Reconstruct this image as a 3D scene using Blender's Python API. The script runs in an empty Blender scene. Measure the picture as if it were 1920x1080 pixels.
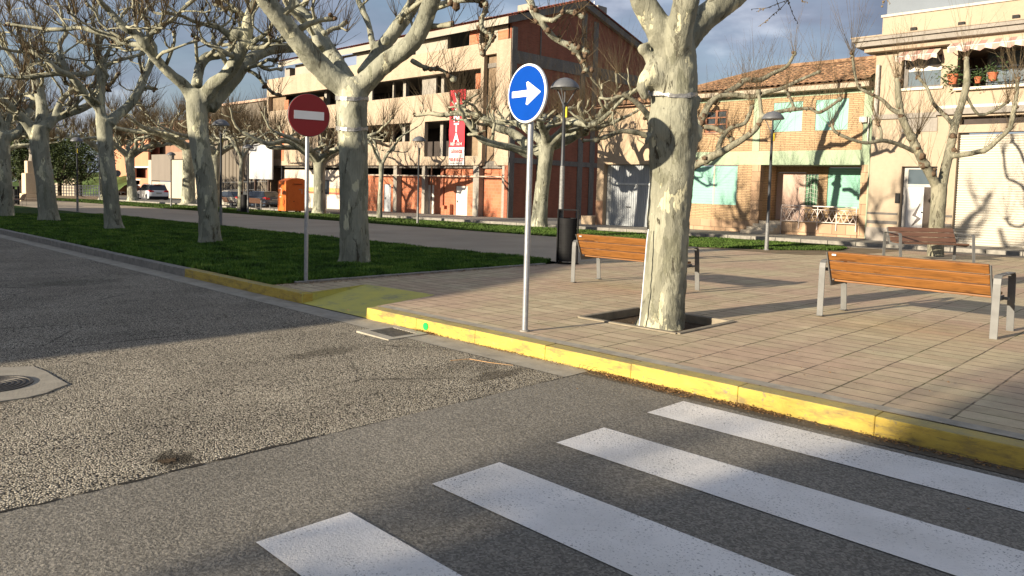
import bpy, bmesh, math, random
import numpy as np
from mathutils import Vector, Matrix
SC=bpy.context.scene
# ---------------------------------------------------------------- camera
FPX=1396.;PX,PY=960.,440.
TH=math.radians(3.69);RO=math.radians(1.6);YAW=math.radians(44.9);CH=1.57
_h=Vector((-math.sin(YAW),math.cos(YAW),0));_r0=Vector((math.cos(YAW),math.sin(YAW),0));_up=Vector((0,0,1))
CF=_h*math.cos(TH)-_up*math.sin(TH);_u0=_h*math.sin(TH)+_up*math.cos(TH)
CR=_r0*math.cos(RO)+_u0*math.sin(RO);CU=-_r0*math.sin(RO)+_u0*math.cos(RO)
CC=Vector((0,0,CH))
cam=bpy.data.cameras.new('camera');cam.sensor_width=36;cam.lens=36*FPX/1920
cam.shift_y=-(540-PY)/1920;cam.clip_start=.05;cam.clip_end=3000
co=bpy.data.objects.new('camera',cam);SC.collection.objects.link(co)
M=Matrix(((CR.x,CU.x,-CF.x,0),(CR.y,CU.y,-CF.y,0),(CR.z,CU.z,-CF.z,CH),(0,0,0,1)))
co.matrix_world=M;SC.camera=co
# ---------------------------------------------------------------- light
SUN_AZ=79.3;SUN_EL=13.2      # direction the light travels on the ground (deg from +X), elevation
W=bpy.data.worlds.new('World');SC.world=W;W.use_nodes=True
nt=W.node_tree;nt.nodes.clear()
def WN(t,**k):
    n=nt.nodes.new(t)
    for a,b in k.items(): setattr(n,a,b)
    return n
wo=WN('ShaderNodeOutputWorld');bg=WN('ShaderNodeBackground');bg.inputs[1].default_value=.080
sky=WN('ShaderNodeTexSky');sky.sky_type='NISHITA';sky.sun_disc=False
sky.sun_elevation=math.radians(SUN_EL)
# light comes from azimuth SUN_AZ+180; nishita rotation is measured clockwise from +Y
sky.sun_rotation=math.radians((90-(SUN_AZ+180))%360)
sky.air_density=1.0;sky.dust_density=.7;sky.ozone_density=1.4
tc=WN('ShaderNodeTexCoord');mp=WN('ShaderNodeMapping');mp.inputs['Scale'].default_value=(1.3,1.3,3.4);mp.inputs['Location'].default_value=(3.1,.7,.4)
nz=WN('ShaderNodeTexNoise');nz.inputs['Scale'].default_value=2.3;nz.inputs['Detail'].default_value=7;nz.inputs['Roughness'].default_value=.52;nz.inputs['Distortion'].default_value=.35
rp=WN('ShaderNodeValToRGB');rp.color_ramp.elements[0].position=.34;rp.color_ramp.elements[0].color=(.45,.45,.45,1);rp.color_ramp.elements[1].position=.6;rp.color_ramp.elements[1].color=(.97,.97,.97,1)
nz2=WN('ShaderNodeTexNoise');nz2.inputs['Scale'].default_value=4.6;nz2.inputs['Detail'].default_value=6;nz2.inputs['Roughness'].default_value=.5
rp2=WN('ShaderNodeValToRGB')
rp2.color_ramp.elements[0].position=.36;rp2.color_ramp.elements[0].color=(1.35,1.6,2.2,1)
rp2.color_ramp.elements[1].position=.70;rp2.color_ramp.elements[1].color=(4.8,5.0,5.7,1)
e=rp2.color_ramp.elements.new(.52);e.color=(1.95,2.2,2.9,1)
mx=WN('ShaderNodeMixRGB')
L=nt.links.new
L(tc.outputs['Generated'],mp.inputs[0]);L(mp.outputs[0],nz.inputs[0]);L(mp.outputs[0],nz2.inputs[0])
L(nz.outputs[0],rp.inputs[0]);L(nz2.outputs[0],rp2.inputs[0])
L(rp.outputs[0],mx.inputs[0]);L(sky.outputs[0],mx.inputs[1]);L(rp2.outputs[0],mx.inputs[2])
L(mx.outputs[0],bg.inputs[0]);L(bg.outputs[0],wo.inputs[0])
sl=bpy.data.lights.new('sun','SUN');sl.energy=5.0;sl.angle=math.radians(.53);sl.color=(1,.87,.68)
so=bpy.data.objects.new('sun',sl);SC.collection.objects.link(so)
_d=Vector((math.cos(math.radians(SUN_AZ))*math.cos(math.radians(SUN_EL)),math.sin(math.radians(SUN_AZ))*math.cos(math.radians(SUN_EL)),-math.sin(math.radians(SUN_EL))))
so.rotation_euler=_d.to_track_quat('-Z','Y').to_euler();so.location=(-5,-30,20)
vs=SC.view_settings;vs.view_transform='Standard';vs.look='None';vs.gamma=1;vs.exposure=1.08
SC.cycles.max_bounces=5;SC.cycles.diffuse_bounces=3;SC.cycles.glossy_bounces=2;SC.cycles.transmission_bounces=3
# ---------------------------------------------------------------- helpers
rnd=random.Random(7)
def G(x,y): return .013*x-.003*y
def ray(x,y): return CF*FPX+CR*(x-PX)-CU*(y-PY)
def gp(x,y,h=.14):
    d=ray(x,y);t=(h-CH)/(d.z-.013*d.x+.003*d.y);return CC+d*t
def oy(x,y,Y): d=ray(x,y);return CC+d*(Y/d.y)
def ox(x,y,X): d=ray(x,y);return CC+d*(X/d.x)
def ad(x,y,dep): return CC+ray(x,y)*(dep/FPX)
def pj(P):
    v=Vector(P)-CC;z=v.dot(CF);return (PX+FPX*v.dot(CR)/z,PY-FPX*v.dot(CU)/z)
class MB:
    def __init__(s): s.v=[];s.f=[];s.m=[]
    def add(s,vs,fs,mi=0):
        o=len(s.v);s.v+= [tuple(a) for a in vs];s.f+=[tuple(o+i for i in f) for f in fs];s.m+=[mi]*len(fs);return s
    def box(s,x0,y0,z0,x1,y1,z1,mi=0):
        if x0>x1:x0,x1=x1,x0
        if y0>y1:y0,y1=y1,y0
        if z0>z1:z0,z1=z1,z0
        return s.add([(x0,y0,z0),(x1,y0,z0),(x1,y1,z0),(x0,y1,z0),(x0,y0,z1),(x1,y0,z1),(x1,y1,z1),(x0,y1,z1)],
          [(0,3,2,1),(4,5,6,7),(0,1,5,4),(1,2,6,5),(2,3,7,6),(3,0,4,7)],mi)
    def hexa(s,a,mi=0): return s.add(a,[(0,3,2,1),(4,5,6,7),(0,1,5,4),(1,2,6,5),(2,3,7,6),(3,0,4,7)],mi)
    def prism(s,pts,off,mi=0): # polygon pts extruded by vector off
        n=len(pts);off=Vector(off);a=[Vector(p) for p in pts];b=[p+off for p in a]
        return s.add(a+b,[tuple(range(n))[::-1],tuple(range(n,2*n))]+[(i,(i+1)%n,n+(i+1)%n,n+i) for i in range(n)],mi)
    def tube(s,pts,rad,n=8,mi=0,cap=True,ph=0.):
        pts=[Vector(p) for p in pts];k=len(pts)
        if not hasattr(rad,'__len__'): rad=[rad]*k
        t=(pts[1]-pts[0]).normalized();u=t.orthogonal().normalized();o=len(s.v)
        for i in range(k):
            if 0<i<k-1: t2=(pts[i+1]-pts[i-1])
            elif i==0: t2=pts[1]-pts[0]
            else: t2=pts[-1]-pts[-2]
            if t2.length>1e-9: t=t2.normalized()
            u=(u-t*u.dot(t));u=u.normalized() if u.length>1e-6 else t.orthogonal().normalized()
            w=t.cross(u)
            for j in range(n):
                a=ph+2*math.pi*j/n;p=pts[i]+(u*math.cos(a)+w*math.sin(a))*rad[i];s.v.append((p.x,p.y,p.z))
        for i in range(k-1):
            for j in range(n):
                a=o+i*n+j;b=o+i*n+(j+1)%n;s.f.append((a,b,b+n,a+n));s.m.append(mi)
        if cap:
            s.f.append(tuple(o+j for j in range(n))[::-1]);s.m.append(mi)
            s.f.append(tuple(o+(k-1)*n+j for j in range(n)));s.m.append(mi)
        return s
    def lathe(s,c,prof,n=20,mi=0,ax='z'):
        o=len(s.v);k=len(prof)
        for r,z in prof:
            for j in range(n):
                a=2*math.pi*j/n
                if ax=='z': s.v.append((c[0]+r*math.cos(a),c[1]+r*math.sin(a),c[2]+z))
                elif ax=='y': s.v.append((c[0]+r*math.cos(a),c[1]+z,c[2]+r*math.sin(a)))
                else: s.v.append((c[0]+z,c[1]+r*math.cos(a),c[2]+r*math.sin(a)))
        for i in range(k-1):
            for j in range(n):
                a=o+i*n+j;b=o+i*n+(j+1)%n;s.f.append((a,b,b+n,a+n));s.m.append(mi)
        s.f.append(tuple(o+j for j in range(n))[::-1]);s.m.append(mi)
        s.f.append(tuple(o+(k-1)*n+j for j in range(n)));s.m.append(mi);return s
    def wall(s,ax,p0,p1,u0,u1,z0,z1,holes=(),mi=0):
        us=sorted(set([u0,u1]+[min(max(h[i],u0),u1) for h in holes for i in (0,2)]))
        zs=sorted(set([z0,z1]+[min(max(h[i],z0),z1) for h in holes for i in (1,3)]))
        nu,nz_=len(us)-1,len(zs)-1
        def solid(i,j):
            if i<0 or j<0 or i>=nu or j>=nz_: return False
            cu=(us[i]+us[i+1])/2;cz=(zs[j]+zs[j+1])/2
            return not any(min(h[0],h[2])<cu<max(h[0],h[2]) and min(h[1],h[3])<cz<max(h[1],h[3]) for h in holes)
        P=(lambda u,p,z:(u,p,z)) if ax=='y' else (lambda u,p,z:(p,u,z))
        for i in range(nu):
            for j in range(nz_):
                if not solid(i,j): continue
                a,b,c,d=us[i],us[i+1],zs[j],zs[j+1]
                s.add([P(a,p0,c),P(b,p0,c),P(b,p0,d),P(a,p0,d)],[(0,1,2,3)],mi)
                s.add([P(a,p1,c),P(b,p1,c),P(b,p1,d),P(a,p1,d)],[(3,2,1,0)],mi)
                if not solid(i-1,j): s.add([P(a,p0,c),P(a,p0,d),P(a,p1,d),P(a,p1,c)],[(0,1,2,3)],mi)
                if not solid(i+1,j): s.add([P(b,p0,c),P(b,p0,d),P(b,p1,d),P(b,p1,c)],[(3,2,1,0)],mi)
                if not solid(i,j-1): s.add([P(a,p0,c),P(b,p0,c),P(b,p1,c),P(a,p1,c)],[(3,2,1,0)],mi)
                if not solid(i,j+1): s.add([P(a,p0,d),P(b,p0,d),P(b,p1,d),P(a,p1,d)],[(0,1,2,3)],mi)
        return s
    def build(s,name,mats,parent=None,smooth=False,sharp=None,bevel=0,fix=False):
        me=bpy.data.meshes.new(name)
        o0=org(parent) if parent is not None else Vector((0,0,0))
        v=[(a[0]-o0.x,a[1]-o0.y,a[2]-o0.z) for a in s.v] if o0.length>0 else s.v
        me.from_pydata(v,[],s.f)
        if not isinstance(mats,(list,tuple)): mats=[mats]
        for m in mats: me.materials.append(m)
        if len(mats)>1: me.polygons.foreach_set('material_index',s.m)
        if fix:
            bm=bmesh.new();bm.from_mesh(me);bmesh.ops.recalc_face_normals(bm,faces=bm.faces);bm.to_mesh(me);bm.free()
        if smooth or sharp:
            me.polygons.foreach_set('use_smooth',[True]*len(me.polygons))
            if sharp: me.set_sharp_from_angle(angle=math.radians(sharp))
        me.update()
        o=bpy.data.objects.new(name,me);SC.collection.objects.link(o)
        if parent is not None: o.parent=parent
        if bevel:
            b=o.modifiers.new('bevel','BEVEL');b.width=bevel;b.segments=2;b.limit_method='ANGLE'
        return o
def _each(s,name,mats,parent=None,**k):
    par=list(range(len(s.f)));key={}
    def fd(i):
        while par[i]!=i: par[i]=par[par[i]];i=par[i]
        return i
    for i,f in enumerate(s.f):
        for v in f:
            q=tuple(round(c,3) for c in s.v[v])
            if q in key: par[fd(i)]=fd(key[q])
            else: key[q]=i
    g={}
    for i in range(len(s.f)): g.setdefault(fd(i),[]).append(i)
    out=[]
    for fs in g.values():
        m=MB();idx={}
        for i in fs:
            ff=[]
            for v in s.f[i]:
                if v not in idx: idx[v]=len(m.v);m.v.append(s.v[v])
                ff.append(idx[v])
            m.f.append(tuple(ff));m.m.append(s.m[i])
        out.append(m.build(name,mats,parent,**k))
    return out[0]
MB.each=_each
def org(o):
    p=Vector((0,0,0))
    while o is not None: p+=o.location;o=o.parent
    return p
def tag(o,label=None,cat=None,group=None,kind=None):
    for k,v in (('label',label),('category',cat),('group',group),('kind',kind)):
        if v: o[k]=v
    return o
def thing(name,loc,label,cat,group=None,rz=0):
    o=bpy.data.objects.new(name,None);SC.collection.objects.link(o);o.location=loc;o.rotation_euler=(0,0,rz);o.empty_display_size=.3
    return tag(o,label,cat,group)
def structure(o): o['kind']='structure';return o
def copy_tree(o,parent=None):
    c=o.copy();SC.collection.objects.link(c)
    if parent is not None: c.parent=parent
    for ch in list(o.children): copy_tree(ch,c)
    return c
def place(o,loc,rz=0,label=None,sc=None):
    o.location=loc;o.rotation_euler=(0,0,rz)
    if label:o['label']=label
    if sc:o.scale=(sc,sc,sc)
    return o
def text_mesh(name,txt,size,loc,mat_,parent,rot=(math.pi/2,0,0),align='CENTER',depth=.006,sx=1.,bold=0):
    cu=bpy.data.curves.new(name,'FONT');cu.body=txt;cu.size=size;cu.align_x=align;cu.extrude=depth;cu.offset=bold
    t=bpy.data.objects.new(name,cu);SC.collection.objects.link(t)
    dg=bpy.context.evaluated_depsgraph_get();me=bpy.data.meshes.new_from_object(t.evaluated_get(dg))
    bpy.data.objects.remove(t);bpy.data.curves.remove(cu)
    o=bpy.data.objects.new(name,me);SC.collection.objects.link(o);me.materials.clear();me.materials.append(mat_)
    o.parent=parent;o.location=Vector(loc)-(org(parent) if parent else Vector());o.rotation_euler=rot;o.scale=(sx,1,1);return o
# ---------------------------------------------------------------- materials
def s2l(c): return tuple(((x/255)/12.92 if x/255<=.04045 else ((x/255+.055)/1.055)**2.4) for x in c)
class NM:
    def __init__(s,name,rough=.8,metal=0.,spec=.3):
        s.m=bpy.data.materials.new(name);s.m.use_nodes=True;s.t=s.m.node_tree;s.b=s.t.nodes['Principled BSDF']
        s.b.inputs['Roughness'].default_value=rough;s.b.inputs['Metallic'].default_value=metal;s.b.inputs['Specular IOR Level'].default_value=spec
        s._tc=None
    def n(s,t,**k):
        n=s.t.nodes.new(t)
        for a,b in k.items(): setattr(n,a,b)
        return n
    def L(s,a,b): s.t.links.new(a,b)
    def co(s,scale=(1,1,1),rot=(0,0,0),loc=(0,0,0),src='Object'):
        if s._tc is None: s._tc=s.n('ShaderNodeTexCoord')
        m=s.n('ShaderNodeMapping');m.inputs['Scale'].default_value=scale;m.inputs['Rotation'].default_value=rot;m.inputs['Location'].default_value=loc
        s.L(s._tc.outputs[src],m.inputs[0]);return m.outputs[0]
    def noise(s,vec,scale,det=4,rough=.5,dist=0.,out=0):
        n=s.n('ShaderNodeTexNoise');n.inputs['Scale'].default_value=scale;n.inputs['Detail'].default_value=det;n.inputs['Roughness'].default_value=rough;n.inputs['Distortion'].default_value=dist
        s.L(vec,n.inputs[0]);return n.outputs[out]
    def vor(s,vec,scale,feat='F1',out='Distance',rand=1.):
        n=s.n('ShaderNodeTexVoronoi');n.feature=feat;n.inputs['Scale'].default_value=scale;n.inputs['Randomness'].default_value=rand
        s.L(vec,n.inputs[0]);return n.outputs[out]
    def ramp(s,fac,st,interp='LINEAR'):
        r=s.n('ShaderNodeValToRGB');cr=r.color_ramp;cr.interpolation=interp
        while len(cr.elements)<len(st): cr.elements.new(.5)
        for e_,(p,c) in zip(cr.elements,st):
            e_.position=p;e_.color=(c,c,c,1) if not hasattr(c,'__len__') else tuple(c)+(1,)
        s.L(fac,r.inputs[0]);return r.outputs[0]
    def mix(s,fac,a,b,mode='MIX'):
        m=s.n('ShaderNodeMixRGB');m.blend_type=mode
        for i,x in enumerate((fac,a,b)):
            if hasattr(x,'is_linked') or hasattr(x,'links'): s.L(x,m.inputs[i])
            elif i==0: m.inputs[0].default_value=x
            else: m.inputs[i].default_value=tuple(x)+(1,) if hasattr(x,'__len__') else (x,x,x,1)
        return m.outputs[0]
    def math(s,op,a,b=None,c=None):
        m=s.n('ShaderNodeMath');m.operation=op
        for i,x in enumerate((a,b,c)):
            if x is None: continue
            if hasattr(x,'links'): s.L(x,m.inputs[i])
            else: m.inputs[i].default_value=x
        return m.outputs[0]
    def col(s,x):
        if hasattr(x,'links'): s.L(x,s.b.inputs['Base Color'])
        else: s.b.inputs['Base Color'].default_value=tuple(x)+(1,)
        return s
    def bump(s,h,st=.5,dist=.01):
        b=s.n('ShaderNodeBump');b.inputs['Strength'].default_value=st;b.inputs['Distance'].default_value=dist
        s.L(h,b.inputs['Height']);s.L(b.outputs[0],s.b.inputs['Normal']);return s
def simple(name,c,rough=.6,metal=0.,var=.12,scale=6.,spec=.3,bump=0.,bs=40):
    n=NM(name,rough,metal,spec);v=n.co();k=n.noise(v,scale,5,.6)
    n.col(n.mix(n.ramp(k,[(.3,0.),(.7,1.)]),[x*(1-var) for x in c],[min(1,x*(1+var)) for x in c]))
    if bump: n.bump(n.noise(v,bs,4,.6),bump,.01)
    return n.m
def glass(name,c=(.04,.05,.06),rough=.06):
    n=NM(name,rough,0,.8);n.col(c);return n.m
def wallcoord(n,scale=1.):   # (X+Y, Z) so one pattern runs on every axis aligned wall
    g=n.n('ShaderNodeNewGeometry');s=n.n('ShaderNodeSeparateXYZ');n.L(g.outputs['Position'],s.inputs[0])
    c=n.n('ShaderNodeCombineXYZ');n.L(n.math('ADD',s.outputs[0],s.outputs[1]),c.inputs[0]);n.L(s.outputs[2],c.inputs[1]);return c.outputs[0]
def brickmat(name,c1,c2,mortar,bw=.25,bh=.07,ms=.012,streak=0.,off=.5,bump=.4):
    n=NM(name,.85);v=wallcoord(n)
    b=n.n('ShaderNodeTexBrick');n.L(v,b.inputs['Vector']);b.inputs['Scale'].default_value=1
    b.inputs['Brick Width'].default_value=bw;b.inputs['Row Height'].default_value=bh;b.inputs['Mortar Size'].default_value=ms;b.inputs['Mortar Smooth'].default_value=.3;b.offset=off
    b.inputs['Color1'].default_value=tuple(c1)+(1,);b.inputs['Color2'].default_value=tuple(c2)+(1,);b.inputs['Mortar'].default_value=tuple(mortar)+(1,)
    st=n.ramp(n.noise(n.co((1,1,.25)),.9,6,.65),[(.3,.78),(.7,1.12)])
    n.col(n.mix(1.,b.outputs[0],st,'MULTIPLY'))
    n.bump(n.math('MULTIPLY',b.outputs['Fac'],-1.),bump,.01);return n.m
def plaster(name,c,var=.12,stain=.8,bump=.15,sc=.7):
    n=NM(name,.9);v=n.co((1,1,.35));k=n.ramp(n.noise(v,sc,7,.65),[(.3,stain),(.68,1.06)])
    f=n.ramp(n.noise(n.co(),9,5,.6),[(.3,1-var),(.7,1+var)])
    n.col(n.mix(1.,n.mix(1.,c,k,'MULTIPLY'),f,'MULTIPLY'));n.bump(n.noise(n.co(),60,3,.6),bump,.01);return n.m
MT={}
# bark of plane trees: olive grey with cream plates and dark flaking seams
def bark(name,light=1.,scale=1.,flake=.5,warm=1.,plates=.62):
    n=NM(name,.82,0,.2);v=n.co((1,1,.42))
    w=n.mix(.16,v,n.noise(v,4.5*scale,5,.6,0,1))
    lc=lambda r,g,b:(r*light*warm,g*light,b*light/warm)
    base=n.ramp(n.noise(w,1.6*scale,5,.55),[(.3,lc(.205,.205,.155)),(.5,lc(.285,.28,.21)),(.7,lc(.36,.35,.265))])
    vc=n.vor(w,5.2*scale,'F1','Color');sp=n.n('ShaderNodeSeparateColor');n.L(vc,sp.inputs[0])
    tone=n.ramp(sp.outputs[0],[(0.,.80),(.30,.98),(.55,1.05),(.80,1.14)],'CONSTANT');c=n.mix(1.,base,tone,'MULTIPLY')
    p=n.noise(w,3.4*scale,4,.5);plate=n.ramp(p,[(plates,0.),(plates+.008,1.)]);c=n.mix(plate,c,lc(.56,.53,.36))
    p2=n.noise(n.co((1,1,.4),loc=(7,3,1)),4.3*scale,5,.6,.5);dk=n.ramp(p2,[(.575,0.),(.585,1.)])
    c=n.mix(n.math('MULTIPLY',dk,.6),c,lc(.15,.15,.10))
    q=n.noise(n.co((1,1,.22),loc=(1,9,4)),5.2*scale,8,.74,.8);zone=n.ramp(n.noise(n.co((1,1,.25),loc=(2,5,0)),1.4,3,.5),[(.42,.25),(.58,1.)])
    cr=n.ramp(q,[(.585,0.),(.605,1.)]);c=n.mix(n.math('MULTIPLY',n.math('MULTIPLY',cr,zone),flake),c,(.055,.045,.028))
    st=n.ramp(n.noise(n.co((14,14,.9)),3,5,.65),[(.3,.80),(.7,1.12)])
    c=n.mix(1.,c,st,'MULTIPLY');n.col(c)
    h=n.math('ADD',n.math('MULTIPLY',n.math('ADD',plate,n.math('MULTIPLY',sp.outputs[0],.4)),-.35),n.math('SUBTRACT',n.math('MULTIPLY',n.noise(n.co((9,9,2)),5,6,.7),.8),n.math('MULTIPLY',cr,.7)))
    n.bump(h,.7,.03);return n.m
MT['bark']=bark('plane_bark',1.);MT['bark_dark']=bark('plane_bark_flaky',1.06,1.,.95,.985);MT['bark_near']=bark('plane_bark_near',.95,1.25,.9,1.0,.605);MT['bark_slim']=bark('plane_bark_slim',.80,2.,.8,1.04,.7)
n=NM('branch_bark',.85,0,.2);k=n.noise(n.co(),6,5,.6);c=n.ramp(k,[(.3,(.17,.155,.11)),(.45,(.29,.28,.20)),(.7,(.42,.40,.29))]);n.col(c);n.bump(n.noise(n.co(),22,4,.65),.7,.03);MT['branch']=n.m
MT['knob']=simple('knob_bark',(.125,.085,.055),.9,0,.5,14,.2,.8,30)
n=NM('shoot_bark',.8,0,.2);oi=n.n('ShaderNodeNewGeometry');k=n.noise(n.co(),1.1,3,.6);n.col(n.ramp(k,[(.3,(.10,.072,.042)),(.5,(.16,.12,.068)),(.7,(.25,.19,.115))]));MT['shoot']=n.m
# grounds
n=NM('coarse_asphalt',.93,0,.2);v=n.co()
vc=n.vor(v,86,'F1','Color');vd=n.vor(v,86,'F1','Distance')
sep=n.n('ShaderNodeSeparateColor');n.L(vc,sep.inputs[0])
stone=n.ramp(sep.outputs[0],[(0.,(.21,.185,.14)),(.35,(.42,.375,.29)),(.75,(.57,.51,.40)),(1.,(.76,.69,.56))])
gap=n.ramp(vd,[(.40,0.),(.70,1.)]);c=n.mix(gap,stone,(.035,.03,.025))
big=n.ramp(n.noise(v,.8,6,.6),[(.3,.72),(.65,1.08)]);c=n.mix(1.,c,big,'MULTIPLY')

def spot(cx,cy,sx,sy,rot,amt,colr,c,sc=5.):
    d=n.n('ShaderNodeVectorMath');d.operation='LENGTH';n.L(n.co((1/sx,1/sy,0),(0,0,rot),(-(cx*math.cos(rot)-cy*math.sin(rot))/sx,-(cx*math.sin(rot)+cy*math.cos(rot))/sy,0)),d.inputs[0])
    k=n.math('ADD',d.outputs['Value'],n.math('MULTIPLY',n.math('SUBTRACT',n.noise(n.co(),sc,8,.75),.5),3.2))
    return n.mix(n.math('MULTIPLY',n.ramp(k,[(.55,1.),(1.15,0.)]),amt),c,colr)
for (u,w_,sx,sy,ro_,am) in ((455,668,.16,.75,-.1,.8),(600,662,.2,.5,0,.5),(328,862,.17,.16,0,.95),(640,788,.14,.4,.2,.6),(140,530,.5,.9,0,.35),(250,800,.3,.7,.4,.3),(820,700,.3,.5,.4,.35)):
    p_=gp(u,w_,0);c=spot(p_.x,p_.y,sx,sy,ro_,am,(.045,.037,.026),c)
crk=n.ramp(n.vor(n.mix(.12,n.co((.8,.8,0)),n.noise(n.co(),2.2,6,.7,0,1)),1.1,'DISTANCE_TO_EDGE'),[(.004,1.),(.016,0.)]);crm=n.ramp(n.noise(n.co(loc=(3,1,0)),.5,3,.5),[(.5,0.),(.62,.7)])
c=n.mix(n.math('MULTIPLY',crk,crm),c,(.03,.025,.02))
n.col(c);n.bump(n.math('ADD',n.math('MULTIPLY',vd,-1.),n.math('MULTIPLY',n.noise(v,24,4,.6),1.2)),1.,.015);MT['asph_old']=n.m
n=NM('fresh_asphalt',.9,0,.25);v=n.co()
vc=n.vor(v,92,'F1','Color');sep=n.n('ShaderNodeSeparateColor');n.L(vc,sep.inputs[0])
c=n.ramp(sep.outputs[0],[(0.,(.125,.114,.096)),(.5,(.195,.18,.15)),(1.,(.30,.275,.23))])
big=n.ramp(n.noise(v,.6,6,.6),[(.3,.82),(.7,1.14)]);c=n.mix(1.,c,big,'MULTIPLY');n.col(c)
n.bump(n.noise(v,60,4,.7),1.,.011);MT['asph_new']=n.m
n=NM('smooth_asphalt',.9,0,.2);v=n.co();c=n.ramp(n.noise(v,110,3,.7),[(.3,(.11,.10,.09)),(.7,(.19,.17,.15))]);big=n.ramp(n.noise(v,.4,6,.6),[(.3,.8),(.7,1.15)]);n.col(n.mix(1.,c,big,'MULTIPLY'));n.bump(n.noise(v,70,3,.6),.4,.006);MT['asph_far']=n.m
n=NM('white_paint',.75,0,.25);v=n.co();ch=n.ramp(n.noise(v,75,4,.6),[(.58,0.),(.625,1.)])
dens=n.ramp(n.noise(v,1.3,4,.6),[(.4,.12),(.6,1.)]);c=n.mix(n.math('MULTIPLY',ch,dens),n.ramp(n.noise(v,2.2,5,.6),[(.3,(.66,.635,.59)),(.7,(.83,.80,.755))]),(.14,.13,.12));n.col(c);n.bump(n.noise(v,70,4,.7),.8,.009);MT['white_paint']=n.m
n=NM('yellow_paint',.7,0,.3);v=n.co();f=n.noise(n.co((1,1,3)),3.5,7,.68);c=n.ramp(f,[(.33,(.24,.18,.07)),(.47,(.47,.335,.065)),(.7,(.57,.42,.085))])
ch=n.ramp(n.noise(v,9,8,.75),[(.585,0.),(.63,1.)]);c=n.mix(n.math('MULTIPLY',ch,.75),c,(.20,.18,.13))
gg=n.n('ShaderNodeNewGeometry');sz=n.n('ShaderNodeSeparateXYZ');n.L(gg.outputs['Normal'],sz.inputs[0]);tp=n.math('GREATER_THAN',sz.outputs[2],.75)
sc_=n.ramp(n.noise(n.co((2.2,1,14)),3,6,.7),[(.56,0.),(.66,.6)]);c=n.mix(sc_,c,(.16,.13,.07));tw_=n.ramp(n.noise(v,5,6,.7),[(.35,.35),(.6,.85)]);c=n.mix(n.math('MULTIPLY',tp,tw_),c,(.30,.265,.13));n.col(c);n.bump(n.noise(v,30,5,.7),.5,.01);MT['yellow']=n.m
n=NM('yellow_paint_worn',.75,0,.25);v=n.co();f=n.noise(v,3.,7,.7);c=n.ramp(f,[(.34,(.32,.30,.15)),(.46,(.50,.46,.12)),(.68,(.58,.52,.11))]);n.col(c);n.bump(n.noise(v,60,4,.7),.4,.006);MT['yellow_worn']=n.m
n=NM('kerb_concrete',.9,0,.2);v=n.co();c=n.ramp(n.noise(v,7,7,.65),[(.3,(.17,.16,.14)),(.7,(.31,.29,.25))]);n.col(c);n.bump(n.noise(v,45,4,.7),.4,.008);MT['kerb']=n.m
# plaza slabs
n=NM('plaza_slabs',.88,0,.22);g=n.n('ShaderNodeTexCoord');mp_=n.n('ShaderNodeMapping');mp_.inputs['Location'].default_value=(.07,.06,0);n.L(g.outputs['Object'],mp_.inputs[0])
dn=n.n('ShaderNodeTexNoise');dn.inputs['Scale'].default_value=2.2;dn.inputs['Detail'].default_value=3;n.L(mp_.outputs[0],dn.inputs[0])
vd_=n.n('ShaderNodeVectorMath');vd_.operation='MULTIPLY_ADD';n.L(dn.outputs[1],vd_.inputs[0]);vd_.inputs[1].default_value=(.022,.022,0);n.L(mp_.outputs[0],vd_.inputs[2])
vv=vd_.outputs[0]
b=n.n('ShaderNodeTexBrick');n.L(vv,b.inputs['Vector']);b.offset=0;b.inputs['Scale'].default_value=1;b.inputs['Brick Width'].default_value=.424;b.inputs['Row Height'].default_value=.212;b.inputs['Mortar Size'].default_value=.0085;b.inputs['Mortar Smooth'].default_value=.2
b.inputs['Color1'].default_value=(.0,.0,.0,1);b.inputs['Color2'].default_value=(1,1,1,1);b.inputs['Mortar'].default_value=(.5,.5,.5,1)
tcol=n.ramp(b.outputs[0],[(0.,(.42,.345,.22)),(.35,(.50,.42,.27)),(.65,(.45,.355,.23)),(1.,(.55,.46,.30))])
pk=n.ramp(n.noise(vv,.55,4,.6),[(.42,0.),(.6,1.)]);tcol=n.mix(n.math('MULTIPLY',pk,.65),tcol,(.45,.305,.225))
dirt=n.ramp(n.noise(vv,5,7,.7),[(.28,.78),(.7,1.1)]);tcol=n.mix(1.,tcol,dirt,'MULTIPLY')
fine=n.ramp(n.noise(vv,140,2,.6),[(.3,.9),(.7,1.1)]);tcol=n.mix(1.,tcol,fine,'MULTIPLY')
moss=n.ramp(n.noise(vv,1.7,5,.6),[(.45,0.),(.6,1.)]);mcol=n.mix(moss,(.125,.098,.068),(.115,.115,.042))
jw=n.ramp(n.noise(vv,4,4,.6),[(.36,.3),(.5,1.)])
c=n.mix(n.math('MULTIPLY',b.outputs['Fac'],jw),tcol,mcol);n.col(c)
n.bump(n.math('ADD',n.math('MULTIPLY',b.outputs['Fac'],-1.),n.math('MULTIPLY',n.noise(vv,90,3,.6),.15)),.55,.008);MT['slabs']=n.m
n=NM('promenade_paving',.9,0,.2);v=n.co();c=n.ramp(n.noise(v,30,5,.7),[(.3,(.32,.27,.20)),(.7,(.43,.36,.27))]);big=n.ramp(n.noise(v,.35,6,.6),[(.3,.82),(.7,1.1)]);n.col(n.mix(1.,c,big,'MULTIPLY'));n.bump(n.noise(v,60,3,.7),.3,.006);MT['prom']=n.m
n=NM('lawn_soil',.95,0,.1);v=n.co();c=n.ramp(n.noise(v,3,7,.7),[(.3,(.03,.03,.015)),(.5,(.03,.06,.012)),(.75,(.06,.10,.02))]);n.col(c);n.bump(n.noise(v,60,4,.7),.8,.02);MT['lawn']=n.m
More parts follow.
